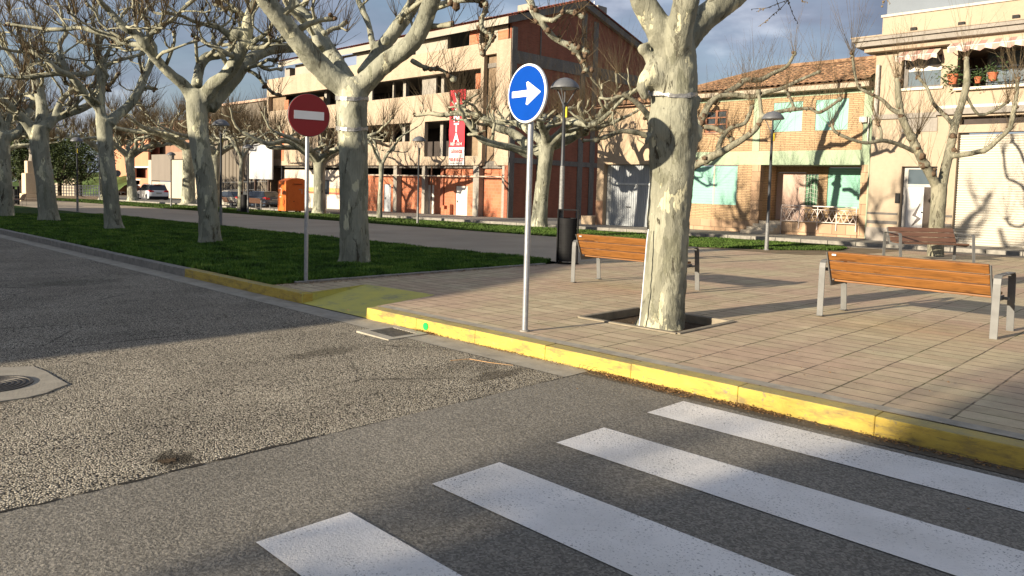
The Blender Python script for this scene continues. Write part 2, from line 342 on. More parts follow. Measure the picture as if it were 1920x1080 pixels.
n=NM('grass_blades',.7,0,.25);v=n.co();c=n.ramp(n.noise(v,1.3,8,.78),[(.36,(.02,.045,.008)),(.48,(.06,.13,.014)),(.58,(.12,.21,.025)),(.68,(.26,.33,.06))]);n.col(c);MT['grass']=n.m
n=NM('grass_far_strip',.75,0,.15);v=n.co();n.col(n.ramp(n.noise(v,1.1,6,.7),[(.32,(.05,.06,.02)),(.5,(.05,.095,.016)),(.72,(.10,.14,.03))]));MT['grass_sun']=n.m
n=NM('earth',.97,0,.1);v=n.co();n.col(n.ramp(n.noise(v,12,6,.7),[(.3,(.05,.035,.022)),(.7,(.12,.085,.055))]));n.bump(n.noise(v,40,5,.7),.9,.02);MT['earth']=n.m
MT['debris']=simple('dry_leaf_litter',(.22,.13,.06),.9,0,.6,60,.1)
MT['ground']=simple('ground_far',(.17,.16,.12),.95,0,.25,.2,.1)
MT['galv']=simple('galvanised_steel',(.36,.37,.39),.42,.55,.15,30,.5)
MT['gunmetal']=simple('grey_bench_steel',(.13,.13,.125),.55,.15,.15,8,.5)
MT['black']=simple('black_paint',(.013,.013,.014),.6,0,.3,10,.15)
MT['lampgrey']=simple('lamp_grey_paint',(.12,.125,.135),.5,.1,.15,6,.4)
MT['lampdark']=simple('lamp_dark_paint',(.045,.05,.058),.45,.2,.15,6,.4)
MT['polegrey']=simple('weathered_pole_grey',(.19,.19,.185),.55,.2,.3,20,.3)
MT['iron']=simple('cast_iron',(.06,.055,.05),.6,.4,.3,20,.4,.3,60)
n=NM('bench_wood',.45,0,.4);v=n.co((.6,8,8));g1=n.noise(v,5,6,.6,1.2);c=n.ramp(g1,[(.3,(.13,.055,.014)),(.55,(.235,.095,.022)),(.8,(.30,.13,.034))])
kn=n.ramp(n.noise(n.co((1.6,5,5)),2.1,3,.5),[(.60,0.),(.70,1.)]);c=n.mix(n.math('MULTIPLY',kn,.8),c,(.09,.035,.012));n.col(c);n.bump(g1,.15,.003);MT['wood']=n.m
n=NM('old_bench_wood',.4,0,.5);v=n.co((.6,8,8));g1=n.noise(v,5,6,.6,1.2);n.col(n.ramp(g1,[(.3,(.085,.042,.026)),(.7,(.155,.08,.05))]));n.bump(g1,.2,.003);MT['wood_old']=n.m
MT['sign_red']=simple('sign_red',(.26,.007,.008),.4,0,.05,2,.5);MT['sign_white']=simple('sign_white',(.80,.80,.80),.4,0,.03,3,.5)
MT['sign_blue']=simple('sign_blue',(.0005,.05,.31),.6,0,.08,3,.08);MT['green_spray']=simple('green_spray_paint',(.015,.72,.09),.8,0,.1,20)
MT['tape']=simple('silver_tape',(.27,.265,.25),.35,.3,.35,40,.5,.5,60)
# ---------------------------------------------------------------- grounds
def sheet(name,poly,h,mat_,nx=1):
    me=bpy.data.meshes.new(name);me.from_pydata([(x,y,G(x,y)+h) for x,y in poly],[],[tuple(range(len(poly)))]);me.materials.append(mat_)
    o=bpy.data.objects.new(name,me);SC.collection.objects.link(o);return structure(o)
KY=5.22        # foot of the kerb face
KT=KY+.17      # back of the kerb
sheet('ground',[(-1500,-1500),(1500,-1500),(1500,1500),(-1500,1500)],-.03,MT['ground'])
sheet('road',[(-260,-9),(-4.15,-9),(-4.15,KY-.36),(-260,KY-.36)],0,MT['asph_old'])
sheet('crossing_road',[(-4.15,-60),(40,-60),(40,KY-.0),(-4.15,KY-.0)],.0,MT['asph_new'])
sheet('gutter',[(-260,KY-.36),(-4.15,KY-.36),(-4.15,KY),(-260,KY)],.003,plaster('gutter_concrete',(.34,.31,.25),.15,.75,.3,3))
sheet('gutter_dirt_strip',[(-4.15,KY-.16),(9,KY-.13),(9,KY),(-4.15,KY)],.005,simple('gutter_dirt',(.12,.10,.075),.95,0,.3,25,.1,.5,60))
pm=MB()
for pl in ([(-10.42,KT),(-9.31,KT),(-9.64,6.52),(-9.64,19.5),(-10.42,19.5)],[(-9.64,6.52),(-8.1,6.62),(-8.1,19.5),(-9.64,19.5)],[(-7.75,KT),(-5.58,KT),(-5.58,19.5),(-8.1,19.5),(-8.1,6.62)],
    [(-5.58,KT),(-4.24,KT),(-4.24,6.76),(-5.58,6.76)],[(-5.58,7.98),(-4.24,7.98),(-4.24,19.5),(-5.58,19.5)],[(-4.24,KT),(12,KT),(12,19.5),(-4.24,19.5)],[(-8.4,19.5),(12,19.5),(12,24.3),(-8.4,24.3)]):
    pm.add([(x,y,G(x,y)+.14) for x,y in pl],[tuple(range(len(pl)))])
structure(pm.build('plaza',MT['slabs']))
sheet('promenade',[(-260,12.15),(-10.42,12.15),(-10.42,19.5),(-260,19.5)],.14,MT['prom'])
sheet('back_street',[(-260,24.4),(40,24.4),(40,27.4),(-260,27.4)],.02,MT['asph_far'])
sheet('back_pavement',[(-260,27.55),(40,27.55),(40,36),(-260,36)],.15,MT['kerb'])
mb=MB();x=-90.
while x<12:
    w=.98;mb.hexa([(x,27.4,G(x,27.4)-.1),(x+w,27.4,G(x+w,27.4)-.1),(x+w,27.55,G(x+w,27.55)-.1),(x,27.55,G(x,27.55)-.1),(x,27.4,G(x,27.4)+.15),(x+w,27.4,G(x+w,27.4)+.15),(x+w,27.55,G(x+w,27.55)+.153),(x,27.55,G(x,27.55)+.153)]);x+=1.0
structure(mb.build('back_kerb',MT['kerb'],bevel=.01))
mb=MB();x=-90.
while x<-8.6:
    w=.97;mb.hexa([(x,24.25,G(x,24.3)-.1),(x+w,24.25,G(x+w,24.3)-.1),(x+w,24.4,G(x+w,24.3)-.1),(x,24.4,G(x,24.3)-.1),(x,24.25,G(x,24.3)+.15),(x+w,24.25,G(x+w,24.3)+.15),(x+w,24.4,G(x+w,24.3)+.15),(x,24.4,G(x,24.3)+.15)]);x+=1.0
structure(mb.build('lawn_back_kerb',MT['kerb']))
# lawns
def lawn_near_edge(x): return KT
LA=[(-260,KT),(-10.45,KT),(-10.45,11.4),(-10.75,12.0),(-11.3,12.15),(-260,12.15)]
sheet('lawn',LA,.135,MT['lawn'])
LB=[(-260,19.5),(-11.65,19.5),(-9.6,20.6),(-8.55,22.2),(-8.8,23.4),(-9.8,24.25),(-260,24.25)]
sheet('lawn',LB,.15,MT['lawn'])
sheet('worn_earth_strip',[(-12.3,19.3),(-8.4,19.4),(-7.6,21.5),(-7.4,24.3),(-12.3,24.3)],.145,simple('trodden_earth',(.20,.155,.10),.95,0,.25,5,.1,.4,60))
def in_poly(px,py,poly):
    inside=np.zeros(len(px),bool);n_=len(poly)
    for i in range(n_):
        x1,y1=poly[i];x2,y2=poly[(i+1)%n_]
        c=((y1>py)!=(y2>py))&(px<(x2-x1)*(py-y1)/((y2-y1) if y2!=y1 else 1e-9)+x1);inside^=c
    return inside
def grass(name,poly,x0,x1,y0,y1,N,h0,seed,dens_pow=1.,hh=.14,mat_=None):
    r=np.random.default_rng(seed)
    u=r.random(N)**dens_pow;X=x1-(x1-x0)*u;Y=y0+(y1-y0)*r.random(N)
    cl=r.normal(0,.03,(N,2));X=X+cl[:,0];Y=Y+cl[:,1]
    ok=in_poly(X,Y,poly);X=X[ok];Y=Y[ok];n_=len(X)
    d=np.sqrt(X**2+Y**2);wd=.006+.0011*d
    clump=.7+.6*(.5+.5*np.sin(X*3.1+2*np.sin(Y*2.3))*np.sin(Y*2.7+1.7*np.sin(X*1.9)))
    hgt=h0*clump*(.6+.8*r.random(n_));a=r.random(n_)*6.283;ln=r.normal(0,.5,(n_,2))*hgt[:,None]*.8
    Z=.013*X-.003*Y+hh
    V=np.zeros((n_,3,3));V[:,0]=np.stack([X-wd*np.cos(a),Y-wd*np.sin(a),Z],1);V[:,1]=np.stack([X+wd*np.cos(a),Y+wd*np.sin(a),Z],1)
    V[:,2]=np.stack([X+ln[:,0],Y+ln[:,1],Z+hgt],1)
    me=bpy.data.meshes.new(name);me.vertices.add(n_*3);me.vertices.foreach_set('co',V.reshape(-1))
    me.loops.add(n_*3);me.loops.foreach_set('vertex_index',np.arange(n_*3,dtype=np.int32))
    me.polygons.add(n_);me.polygons.foreach_set('loop_start',np.arange(0,n_*3,3,dtype=np.int32));me.polygons.foreach_set('loop_total',np.full(n_,3,dtype=np.int32))
    me.update();me.validate();me.materials.append(mat_ or MT['grass'])
    o=bpy.data.objects.new(name,me);SC.collection.objects.link(o);o['kind']='stuff';return o
tag(grass('grass',LA,-42,-10.4,KT,12.2,190000,.065,1,1.7),'short green grass of the shaded lawn beside the kerb','grass')
tag(grass('grass',LB,-90,-8.5,19.5,24.3,90000,.05,2,2.2,.155,MT['grass_sun']),'sunlit green grass of the far lawn strip along the back street','grass')
# kerb with yellow paint
def kerb_run(x0,x1,mat_,name,step=1.0,dip=None):
    mb=MB();x=x0
    while x<x1-1e-6:
        w=min(step,x1-x);j=rnd.uniform(-.004,.004);e=x+w-.0015
        def top(xx): return G(xx,KY)+.14+j
        a=[(x,KY,G(x,KY)-.1),(e,KY,G(e,KY)-.1),(e,KT,G(e,KY)-.1),(x,KT,G(x,KY)-.1),(x,KY+.012,top(x)),(e,KY+.012,top(e)),(e,KT,top(e)+.002),(x,KT,top(x)+.002)]
        mb.hexa(a);x+=w
    o=mb.build(name,mat_,bevel=.008);return structure(o)
kerb_run(-7.72,9,MT['yellow'],'kerb_yellow')
kerb_run(-13.4,-9.28,MT['yellow'],'kerb_yellow')
kerb_run(-120,-13.4,MT['kerb'],'kerb')
# dropped kerb ramp painted yellow
Pq=[(-9.28,KY),(-7.72,KY),(-8.1,6.62),(-9.64,6.52)]
mb=MB();g0=[(x,y,G(x,y)+(.012 if y<5.5 else .147)) for x,y in Pq];mb.add(g0,[(0,1,2,3)])
mb.add([(-9.28,KY,G(-9.3,KY)),(-9.28,KY,G(-9.3,KY)+.15),(-9.64,6.52,G(-9.6,6.5)+.147)],[(0,1,2)])
structure(mb.build('kerb_ramp',MT['yellow_worn']))
# shallow cut in the plaza round the ramp is hidden by raising ramp edge slabs: a thin grey slab border behind the kerb
sheet('plaza_edge_band',[(-7.7,KT),(12,KT),(12,KT+.13),(-7.7,KT+.13)],.144,simple('grey_edge_slabs',(.33,.30,.24),.9,0,.22,8,.2,.3,60))
# lawn border edging stones
mb=MB();y=KT+.35
while y<11.2:
    mb.hexa([(-10.46,y,G(-10.4,y)+.1),(-10.36,y,G(-10.4,y)+.1),(-10.36,y+.93,G(-10.4,y)+.1),(-10.46,y+.93,G(-10.4,y)+.1),(-10.46,y,G(-10.4,y)+.17),(-10.36,y,G(-10.4,y)+.17),(-10.36,y+.93,G(-10.4,y)+.17),(-10.46,y+.93,G(-10.4,y)+.17)]);y+=.95
structure(mb.build('lawn_edging',MT['kerb'],bevel=.008))
# zebra crossing
for k,(a,b) in enumerate([(4.51,4.98),(3.51,3.99),(2.50,3.0),(1.50,1.98),(.5,.98)]):
    sheet('crosswalk_stripe',[(-3.05,a),(3.6,a),(3.6,b),(-3.04,b)],.005,MT['white_paint'])
# seam between the two asphalts: ragged dark crack
mb=MB()
pts=[];y=-8.
while y<KY-.1:
    pts.append((-4.15+rnd.uniform(-.012,.012),y,G(-4.15,y)+.004));y+=.09
for a,b in zip(pts[:-1],pts[1:]):
    w=rnd.uniform(.003,.017)*(1. if a[1]<2.4 else .25);mb.add([(a[0]-w,a[1],a[2]),(a[0]+w,a[1],a[2]),(b[0]+w,b[1],b[2]),(b[0]-w,b[1],b[2])],[(0,1,2,3)])
structure(mb.build('road_seam',simple('seam_dark',(.03,.026,.02),.95)))
# potholes: irregular hollows as sheets of earth with broken rims
def blob(cx,cy,rx,ry,h,mat_,name,n_=26,seed=1,rag=.25,rot=0):
    r=random.Random(seed);p=[]
    for i in range(n_):
        a=2*math.pi*i/n_;k=1+r.uniform(-rag,rag);x,y=rx*k*math.cos(a),ry*k*math.sin(a)
        X=cx+x*math.cos(rot)-y*math.sin(rot);Y=cy+x*math.sin(rot)+y*math.cos(rot);p.append((X,Y))
    return sheet(name,p,h,mat_)
c0=gp(318,866,0);blob(c0.x-.02,c0.y-.0,.05,.035,.004,MT['earth'],'pothole_dirt',seed=3,rag=.4,rot=1.3)
# manhole: concrete collar and iron lid
mc=gp(-12,724,0)
mh=thing('manhole',(mc.x,mc.y,G(mc.x,mc.y)),'round iron manhole cover set in a pale concrete collar in the coarse asphalt','manhole')
cp=[(-40,690),(20,690),(60,688),(85,697),(110,712),(128,722),(105,730),(88,738),(50,747),(0,754),(-60,762),(-120,756),(-150,720),(-110,695)]
mb=MB();pp=[gp(x,y,.0) for x,y in cp];mb.prism([(p.x,p.y,G(p.x,p.y)-.02) for p in pp],(0,0,.028));mb.build('collar',plaster('collar_concrete',(.31,.28,.225),.12,.8,.4,3),mh,fix=True)
mb=MB();prof=[(.02,.0)]
for i in range(5): prof+= [(.04+i*.038,.0),(.042+i*.038,.006),(.060+i*.038,.006),(.062+i*.038,.0)]
prof+=[(.235,0),(.238,.008),(.262,.008),(.264,-.02)]
lz=(mc.x,mc.y,G(mc.x,mc.y)+.010);mb.lathe(lz,prof,48);mb.build('iron_lid',MT['iron'],mh)
# drain grate
dL,dF,dR,dB=[gp(*p,0) for p in ((682,625),(742,639),(806,623),(745,611))]
dc=(dL+dF+dR+dB)/4
dr=thing('storm_drain',(dc.x,dc.y,G(dc.x,dc.y)),'iron storm drain grate in a concrete frame at the yellow kerb','drain')
x0,x1,y0,y1=-7.03,-6.42,4.63,5.17
mb=MB();z=G(-6.7,4.9);mb.wall('y',0,0,0,0,0,0) if False else None
mb.box(x0,y0,z-.05,x1,y0+.12,z+.016);mb.box(x0,y1-.1,z-.05,x1,y1,z+.016);mb.box(x0,y0+.12,z-.05,x0+.08,y1-.1,z+.016);mb.box(x1-.08,y0+.12,z-.05,x1,y1-.1,z+.016)
mb.build('frame',plaster('drain_concrete',(.36,.33,.27),.12,.8,.4,5),dr)
mb=MB()
for i in range(9):
    xx=x0+.09+i*(x1-x0-.18)/8.6;mb.box(xx,y0+.12,z-.03,xx+.022,y1-.1,z+.013)
mb.build('grate',simple('worn_grate_iron',(.17,.155,.135),.55,.2,.3,20),dr)
mb=MB();mb.box(x0+.08,y0+.12,z-.049,x1-.08,y1-.1,z+.0065);mb.build('drain_bottom',simple('drain_black',(.008,.008,.007),.9),dr)
# green spray dot on kerb
c0=oy(797,612,KY-.004);mb=MB();mb.lathe((c0.x,KY+.006,c0.z+.0),[(.042,0.),(.042,-.008)],18,0,'y');tag(mb.build('spray_mark',MT['green_spray']),'bright green spray paint dot on the yellow kerb face','paint mark')
# leaf litter in the gutter and small weeds
def litter(name,label,spots,seed,N,ymax=None,h=.006,sc=1.):
    r=random.Random(seed);mb=MB()
    for _ in range(N):
        cx,cy,sx,sy=r.choice(spots);x=r.gauss(cx,sx);y=min(ymax or KY-.006,r.gauss(cy,sy));z=G(x,y)+h+abs(r.gauss(0,.008));a=r.uniform(0,6.28);l=r.uniform(.004,.016)*sc;w=l*.4;t=r.uniform(-.006,.008)
        c_,s_=math.cos(a),math.sin(a)
        mb.add([(x-c_*l,y-s_*l,z),(x+s_*w,y-c_*w,z+t),(x+c_*l,y+s_*l,z+t*.5),(x-s_*w,y+c_*w,z)],[(0,1,2,3)])
    o=mb.build(name,MT['debris']);o['kind']='stuff';return tag(o,label,'leaf litter')
litter('leaf_litter','dry brown leaf crumbs lying along the foot of the yellow kerb',[(-3.9,KY-.03,.12,.03),(-3.35,KY-.05,.16,.035),(-2.65,KY-.04,.25,.03),(-1.4,KY-.05,.3,.03),(-6.5,5.2,.12,.02),(-5.2,KY-.04,.6,.015),(-3.75,KY-.06,.1,.04),(-3.3,KY-.07,.14,.04),(-2.6,KY-.05,.12,.03)],4,3300)
litter('leaf_litter','dry leaf crumbs along the edging between the shaded lawn and the plaza',[(-10.25,6.2,.08,.5),(-10.28,8.,.07,.9),(-10.3,10.,.08,.8),(-10.9,5.6,.4,.12)],9,1500,99,.148,1.3)
litter('leaf_litter','tiny dry leaf bits scattered over the paved plaza round the benches',[(-4,8.5,2.4,2.),(-2,7,1.6,1.2),(-6.5,8,1.,2)],12,260,99,.146,.9)
def twig(pts,r,mat_,name,label):
    mb=MB();mb.tube(pts,r,5);return tag(mb.build(name,mat_),label,'twig')
a=[gp(*p,.01) for p in ((1075,688),(1095,692),(1105,700),(1130,706))];mb=MB();mb.tube(a,[.003,.003,.002,.001],5)
for p,q,hh in (((1085,690),(1090,684),.04),((1098,694),(1108,688),.05),((1105,700),(1118,694),.05)):
    u=gp(*p,.01);w=gp(*q,.01+hh);mb.tube([u,(u+w)/2+Vector((0,0,.02)),w],[.002,.002,.001],4)
tag(mb.build('fallen_twig',MT['shoot']),'bare forked twig lying in the gutter against the yellow kerb','twig')
a=[gp(*p,.012) for p in ((845,676),(880,673),(920,680),(962,685))];twig(a,[.004,.004,.003,.002],simple('pale_stick',(.45,.27,.13),.8),'dry_stick','long pale dry stick lying on the asphalt near the gutter')
# ---------------------------------------------------------------- near tree pit
pz=.14
pit=[(-5.58,6.77),(-4.24,6.77),(-4.24,7.97),(-5.58,7.97)]
def pitbar(a,b,w=.05):
    a=Vector((a[0],a[1],G(*a)+.142));b=Vector((b[0],b[1],G(*b)+.142));d=(b-a).normalized();s_=Vector((-d.y,d.x,0))*w
    return [a-s_+Vector((0,0,-.2)),b-s_+Vector((0,0,-.2)),b+s_+Vector((0,0,-.2)),a+s_+Vector((0,0,-.2)),a-s_+Vector((0,0,.014)),b-s_+Vector((0,0,.014)),b+s_+Vector((0,0,.014)),a+s_+Vector((0,0,.014))]
mb=MB()
for i in range(4): mb.hexa(pitbar(pit[i],pit[(i+1)%4],.035))
tag(mb.build('tree_pit_kerb',plaster('pit_stone',(.24,.205,.15),.15,.8,.5,4),bevel=.01),'square stone edging round the pit of the nearest plane tree','tree pit')
sheet('pit_earth',[(-5.6,6.74),(-4.22,6.74),(-4.22,8.0),(-5.6,8.0)],.06,MT['earth'])
# ================================================================ BUILDINGS
def rc(x0,y0,x1,y1,Y):   # pixel rectangle on the wall plane Y -> (X0,Z0,X1,Z1)
    a=oy(x0,y0,Y);b=oy(x1,y1,Y);return (min(a.x,b.x),min(a.z,b.z),max(a.x,b.x),max(a.z,b.z))
MT['cbrick']=brickmat('cream_brick',(.47,.375,.27),(.42,.325,.23),(.32,.26,.195),.25,.075,.012)
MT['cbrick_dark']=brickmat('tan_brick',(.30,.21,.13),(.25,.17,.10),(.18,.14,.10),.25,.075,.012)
MT['rbrick']=brickmat('red_brick',(.34,.105,.055),(.27,.08,.042),(.22,.13,.09),.25,.07,.010)
MT['hbrick']=brickmat('hollow_brick',(.52,.185,.095),(.44,.145,.072),(.36,.22,.15),.33,.21,.010,0,.5,.3)
MT['conc']=plaster('raw_concrete',(.34,.31,.265),.15,.7,.4,1.2)
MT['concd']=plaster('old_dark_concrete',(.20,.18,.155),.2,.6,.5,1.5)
MT['attic']=plaster('attic_render',(.36,.325,.265),.06,.85)
MT['cream']=plaster('cream_render',(.60,.49,.38),.05,.88)
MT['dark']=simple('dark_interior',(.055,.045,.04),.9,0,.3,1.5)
MT['tan']=plaster('peach_render',(.46,.35,.235),.05,.86,.15,.5)
MT['tandado']=plaster('brown_dado',(.40,.24,.15),.1,.8)
MT['whitedoor']=simple('white_door_paint',(.66,.64,.60),.5,0,.05,3)
MT['bluedoor']=simple('grey_blue_door',(.40,.42,.44),.5,0,.06,3)
def roof_tile_mat(name,c1,c2,c3):
    n=NM(name,.85,0,.2);g=n.co();k=n.noise(g,3.2,6,.7);c=n.ramp(k,[(.3,c1),(.5,c2),(.7,c3)]);v2=n.vor(n.co((4,3,3)),1.,'F1','Color');sp=n.n('ShaderNodeSeparateColor');n.L(v2,sp.inputs[0])
    n.col(n.mix(1.,c,n.ramp(sp.outputs[0],[(0,.65),(1,1.25)]),'MULTIPLY'));n.bump(n.noise(g,40,4,.6),.4,.01);return n.m
MT['rooftile']=roof_tile_mat('old_clay_tiles',(.14,.08,.045),(.26,.155,.09),(.36,.235,.14))
MT['redtile']=roof_tile_mat('red_clay_tiles',(.12,.035,.024),(.18,.055,.035),(.24,.085,.055))
def tile_roof(x0,x1,y0,z0,y1,z1,mat_,parent,name='roof_tiles',tw=.24,clip=None,amp=.05):
    nx=int((x1-x0)/tw*6);L_=math.hypot(y1-y0,z1-z0);rows=int(L_/.33);ny=rows*3
    mb=MB();V=[];dy,dz=(y1-y0)/L_,(z1-z0)/L_
    tlist=[]
    for r in range(rows):
        tlist+=[(r*.33,.045),((r+.5)*.33,.028),((r+.985)*.33,.008)]
    for t,ex in tlist:
        for i in range(nx+1):
            x=x0+(x1-x0)*i/nx;u=(x-x0)/tw;w=abs(math.sin(math.pi*u))**.8*amp+ex+.012*math.sin(u*5.1+t*9)
            y=y0+dy*t;z=z0+dz*t
            if clip: x=clip(x,t/L_)
            V.append((x,y-dz*w,z+dy*w))
    F=[];k=len(tlist)
    for j in range(k-1):
        for i in range(nx): F.append((j*(nx+1)+i,j*(nx+1)+i+1,(j+1)*(nx+1)+i+1,(j+1)*(nx+1)+i))
    mb.add(V,F);return mb.build(name,mat_,parent,smooth=False)
# ---------------------------------------------------------------- unfinished brick block (for sale)
YC=32.3
XL=oy(500,230,YC).x;XR=-32.72
bC=thing('unfinished_building',(-46,YC,G(-46,YC)),'unfinished four storey brick block with empty window openings and a red sale banner','building')
zb3=oy(744,310,YC).z                       # underside of the brick
zt1=oy(839,92,YC).z; zt1b=oy(700,155,YC).z # top and underside of the upper band
zb2t=oy(708,187,YC).z;zb2b=oy(770,230,YC).z
zb1t=oy(720,267,YC).z;zc0=oy(797,293.7,YC).z
zeave=oy(954,41,YC-.5).z
xa=oy(553,150,YC).x
h=[rc(503,1,640,1,YC),];X=lambda px:oy(px,200,YC).x
holes=[(X(503),zb2t,X(900),zt1b),                       # second floor ribbon
       (X(503),zc0,X(529),zb2b),(X(597),zc0,X(628),zb2b),
       (X(672),zb1t,X(769.5),zb2b),(X(797),zc0,X(897.5),zb2b),
       (X(905.5),zb3-.1,X(929),oy(905,104,YC).z)]
mb=MB();mb.wall('y',YC,YC+.3,XL,XR,zb3,zt1,holes);mb.each('wall',MT['cbrick'],bC)
ha=[rc(839,67,879.5,89.5,YC),rc(899.5,61,926,80,YC),rc(769,92,779,104,YC),rc(640,108,668,122,YC),rc(700,102,726,116,YC)]
mb=MB();mb.wall('y',YC+.02,YC+.28,xa,XR-.15,zt1,zeave,ha);mb.each('attic_wall',MT['attic'],bC)
mb=MB();r=rc(881,64,898,84,YC);mb.box(r[0],YC-.003,zt1+.02,r[2],YC+.03,r[3]+.35);r=rc(934,58,953,78,YC);mb.box(r[0],YC-.003,zt1+.02,r[2],YC+.03,r[3]);mb.each('brick_infill',MT['hbrick'],bC)
# depth of the recesses: rear walls, slabs and inner columns
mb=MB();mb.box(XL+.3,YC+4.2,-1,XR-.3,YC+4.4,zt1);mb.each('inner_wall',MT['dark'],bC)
mb=MB()
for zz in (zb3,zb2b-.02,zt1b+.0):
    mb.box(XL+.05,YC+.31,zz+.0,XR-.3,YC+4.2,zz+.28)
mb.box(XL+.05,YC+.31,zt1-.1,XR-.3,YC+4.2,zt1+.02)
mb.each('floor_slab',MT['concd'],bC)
for px,w in ((594,.35),(720,.16),(741,.32),(812,.3),(876,.28),(640,.3)):
    mb=MB();x=X(px);mb.box(x-w/2,YC+.8,zb3+.28,x+w/2,YC+.8+w,zt1-.1);mb.build('column',MT['conc'],bC)
mb=MB();r=rc(782,1,808,1,YC);mb.box(r[0],YC+.6,zb2t,r[2],YC+.75,zt1b);r=rc(655,1,688,1,YC);mb.box(r[0],YC+.6,zb2t,r[2],YC+.75,zt1b);mb.each('concrete_panel',MT['conc'],bC)
mb=MB();r=rc(888,1,899.5,1,YC);mb.box(r[0],YC+.35,zb2t-.1,r[2]+.05,YC+.5,zt1b-.25);r=rc(529,1,536,1,YC);mb.box(r[0],YC+.32,zb2t-.1,r[2],YC+.5,zt1b-.4);mb.box(r[0]-.02,YC-.002,zc0-.2,r[2]-.1,YC+.1,zb2b+.05);mb.each('brick_infill',MT['hbrick'],bC)
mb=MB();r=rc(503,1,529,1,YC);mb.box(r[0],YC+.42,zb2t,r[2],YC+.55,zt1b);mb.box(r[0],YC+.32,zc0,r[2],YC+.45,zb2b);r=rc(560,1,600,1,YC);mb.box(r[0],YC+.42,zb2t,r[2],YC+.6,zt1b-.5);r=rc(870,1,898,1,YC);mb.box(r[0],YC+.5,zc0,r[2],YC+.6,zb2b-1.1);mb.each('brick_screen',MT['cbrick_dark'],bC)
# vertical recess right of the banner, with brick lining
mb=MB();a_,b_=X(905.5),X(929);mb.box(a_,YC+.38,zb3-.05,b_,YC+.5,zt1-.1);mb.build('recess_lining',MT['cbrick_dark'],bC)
# ground floor
YG=YC+.55
gx=lambda px,py=360:oy(px,py,YG)
hz=oy(744,328,YG).z
mb=MB();mb.wall('y',YG,YG+.2,gx(655).x,gx(835).x,-1.3,hz,[rc(720,345,732,399,YG),rc(797.5,346,813,404,YG)]);mb.wall('y',YG,YG+.2,gx(835).x,gx(941).x,-1.3,zb3,[rc(854.5,348,875,408,YG)]);mb.each('ground_floor_wall',MT['hbrick'],bC)
for (p,m,l) in (((720,345,732,399),'bluedoor','grey blue metal door'),((797.5,346,813,404),'whitedoor','narrow white door'),((854.5,348,875,408),'whitedoor','white door with a black handle')):
    r=rc(*p,YG);mb=MB();mb.box(r[0]+.02,YG+.05,r[1]+.04,r[2]-.02,YG+.1,r[3]-.02);d_=mb.build('door',MT[m],bC);d_['label']=l
    hx=r[0]+.14;mb=MB();mb.box(hx,YG+.0,(r[1]+r[3])/2-.02,hx+.12,YG+.03,(r[1]+r[3])/2+.005);mb.box(hx,YG+.0,(r[1]+r[3])/2-.1,hx+.03,YG+.05,(r[1]+r[3])/2+.08);mb.build('door_handle',MT['black'],d_)
for px,w in ((740,.42),(793,.32),(891.5,.55),(944.5,.42)):
    x=oy(px,370,YC+.12).x;mb=MB();mb.box(x-w/2,YC+.12,-1.4,x+w/2,YC+.12+w,zb3-.003);mb.build('column',MT['conc'],bC)
x=oy(808.5,370,YC+.3).x;mb=MB();mb.lathe((x,YC+.3,-1.3),[(.055,0),(.055,zb3+1.3-.003)],8);mb.build('steel_post',simple('rusty_post',(.16,.09,.06),.8),bC)
mb=MB();z=oy(820,330,YC+.1).z;mb.box(oy(690,328,YC).x,YC+.03,z-.03,XR+.02,YC+.115,z+.05);mb.build('scaffold_rail',simple('grey_rail',(.42,.36,.29),.7),bC)
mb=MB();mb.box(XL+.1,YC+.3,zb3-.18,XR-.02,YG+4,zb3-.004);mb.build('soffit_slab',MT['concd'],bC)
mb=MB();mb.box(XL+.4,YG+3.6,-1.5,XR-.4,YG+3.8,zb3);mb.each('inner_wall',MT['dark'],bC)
r=rc(829,310,836,382,YG);mb=MB();mb.box(r[0],YG-.12,0,r[0]+.3,YG-.002,zb3-.2);mb.build('brick_pier',MT['rbrick'],bC)
# small stack of hollow bricks against the wall
r=rc(834,384,850,407,YG);mb=MB();xx=r[0];k=0
for i,hh in enumerate((.62,.38,.72)): mb.box(r[0]+i*.3,YG-.3,G(xx,YG)+.1,r[0]+i*.3+.28,YG-.02,G(xx,YG)+.15+hh)
tag(mb.build('brick_stack',MT['hbrick'],bevel=.01),'small stack of orange hollow bricks by the white door of the unfinished block','bricks')
# painted shop unit on the left of the ground floor
r=rc(532,318,655,392,YC+.3);wn=rc(600,337,617.5,364.5,YC+.3)
mb=MB();mb.wall('y',YC+.3,YC+.5,r[0],r[2],-1.6,oy(532,318,YC+.3).z,[wn]);mb.build('shop_wall',plaster('shop_white_wall',(.56,.49,.41),.05,.9),bC)
mb=MB();mb.box(wn[0],YC+.42,wn[1],wn[2],YC+.46,wn[3]);wp=mb.build('window',glass('dark_window'),bC)
mb=MB();f=.05;mb.wall('y',YC+.36,YC+.42,wn[0],wn[2],wn[1],wn[3],[(wn[0]+.35,wn[1]+f,wn[2]-f,wn[3]-f)]);mb.build('window_frame',simple('dark_frame',(.07,.06,.06),.5),wp)
zr=oy(640,364,YC+.3).z;mb=MB()
mb.wall('y',YC+.294,YC+.3,r[0],r[2],zr-.06,zr+.1,[(wn[0],zr-1,wn[2],zr+1)]);mb.each('painted_band',simple('red_band',(.52,.14,.08),.8),bC)
mb=MB();mb.wall('y',YC+.295,YC+.3,r[0],r[2],zr+.104,zr+.45,[(wn[0],zr-1,wn[2],zr+1)]);mb.each('painted_band',simple('ochre_band',(.66,.38,.14),.8),bC)
mb=MB()
for a1,b1,c1,d1 in ((619,340,633,340.9),(620,342.5,636,343.3),(619,345,630,345.6)):
    q=rc(a1,b1,c1,d1,YC+.29);mb.box(q[0],YC+.29,q[1],q[2],YC+.2995,q[3])
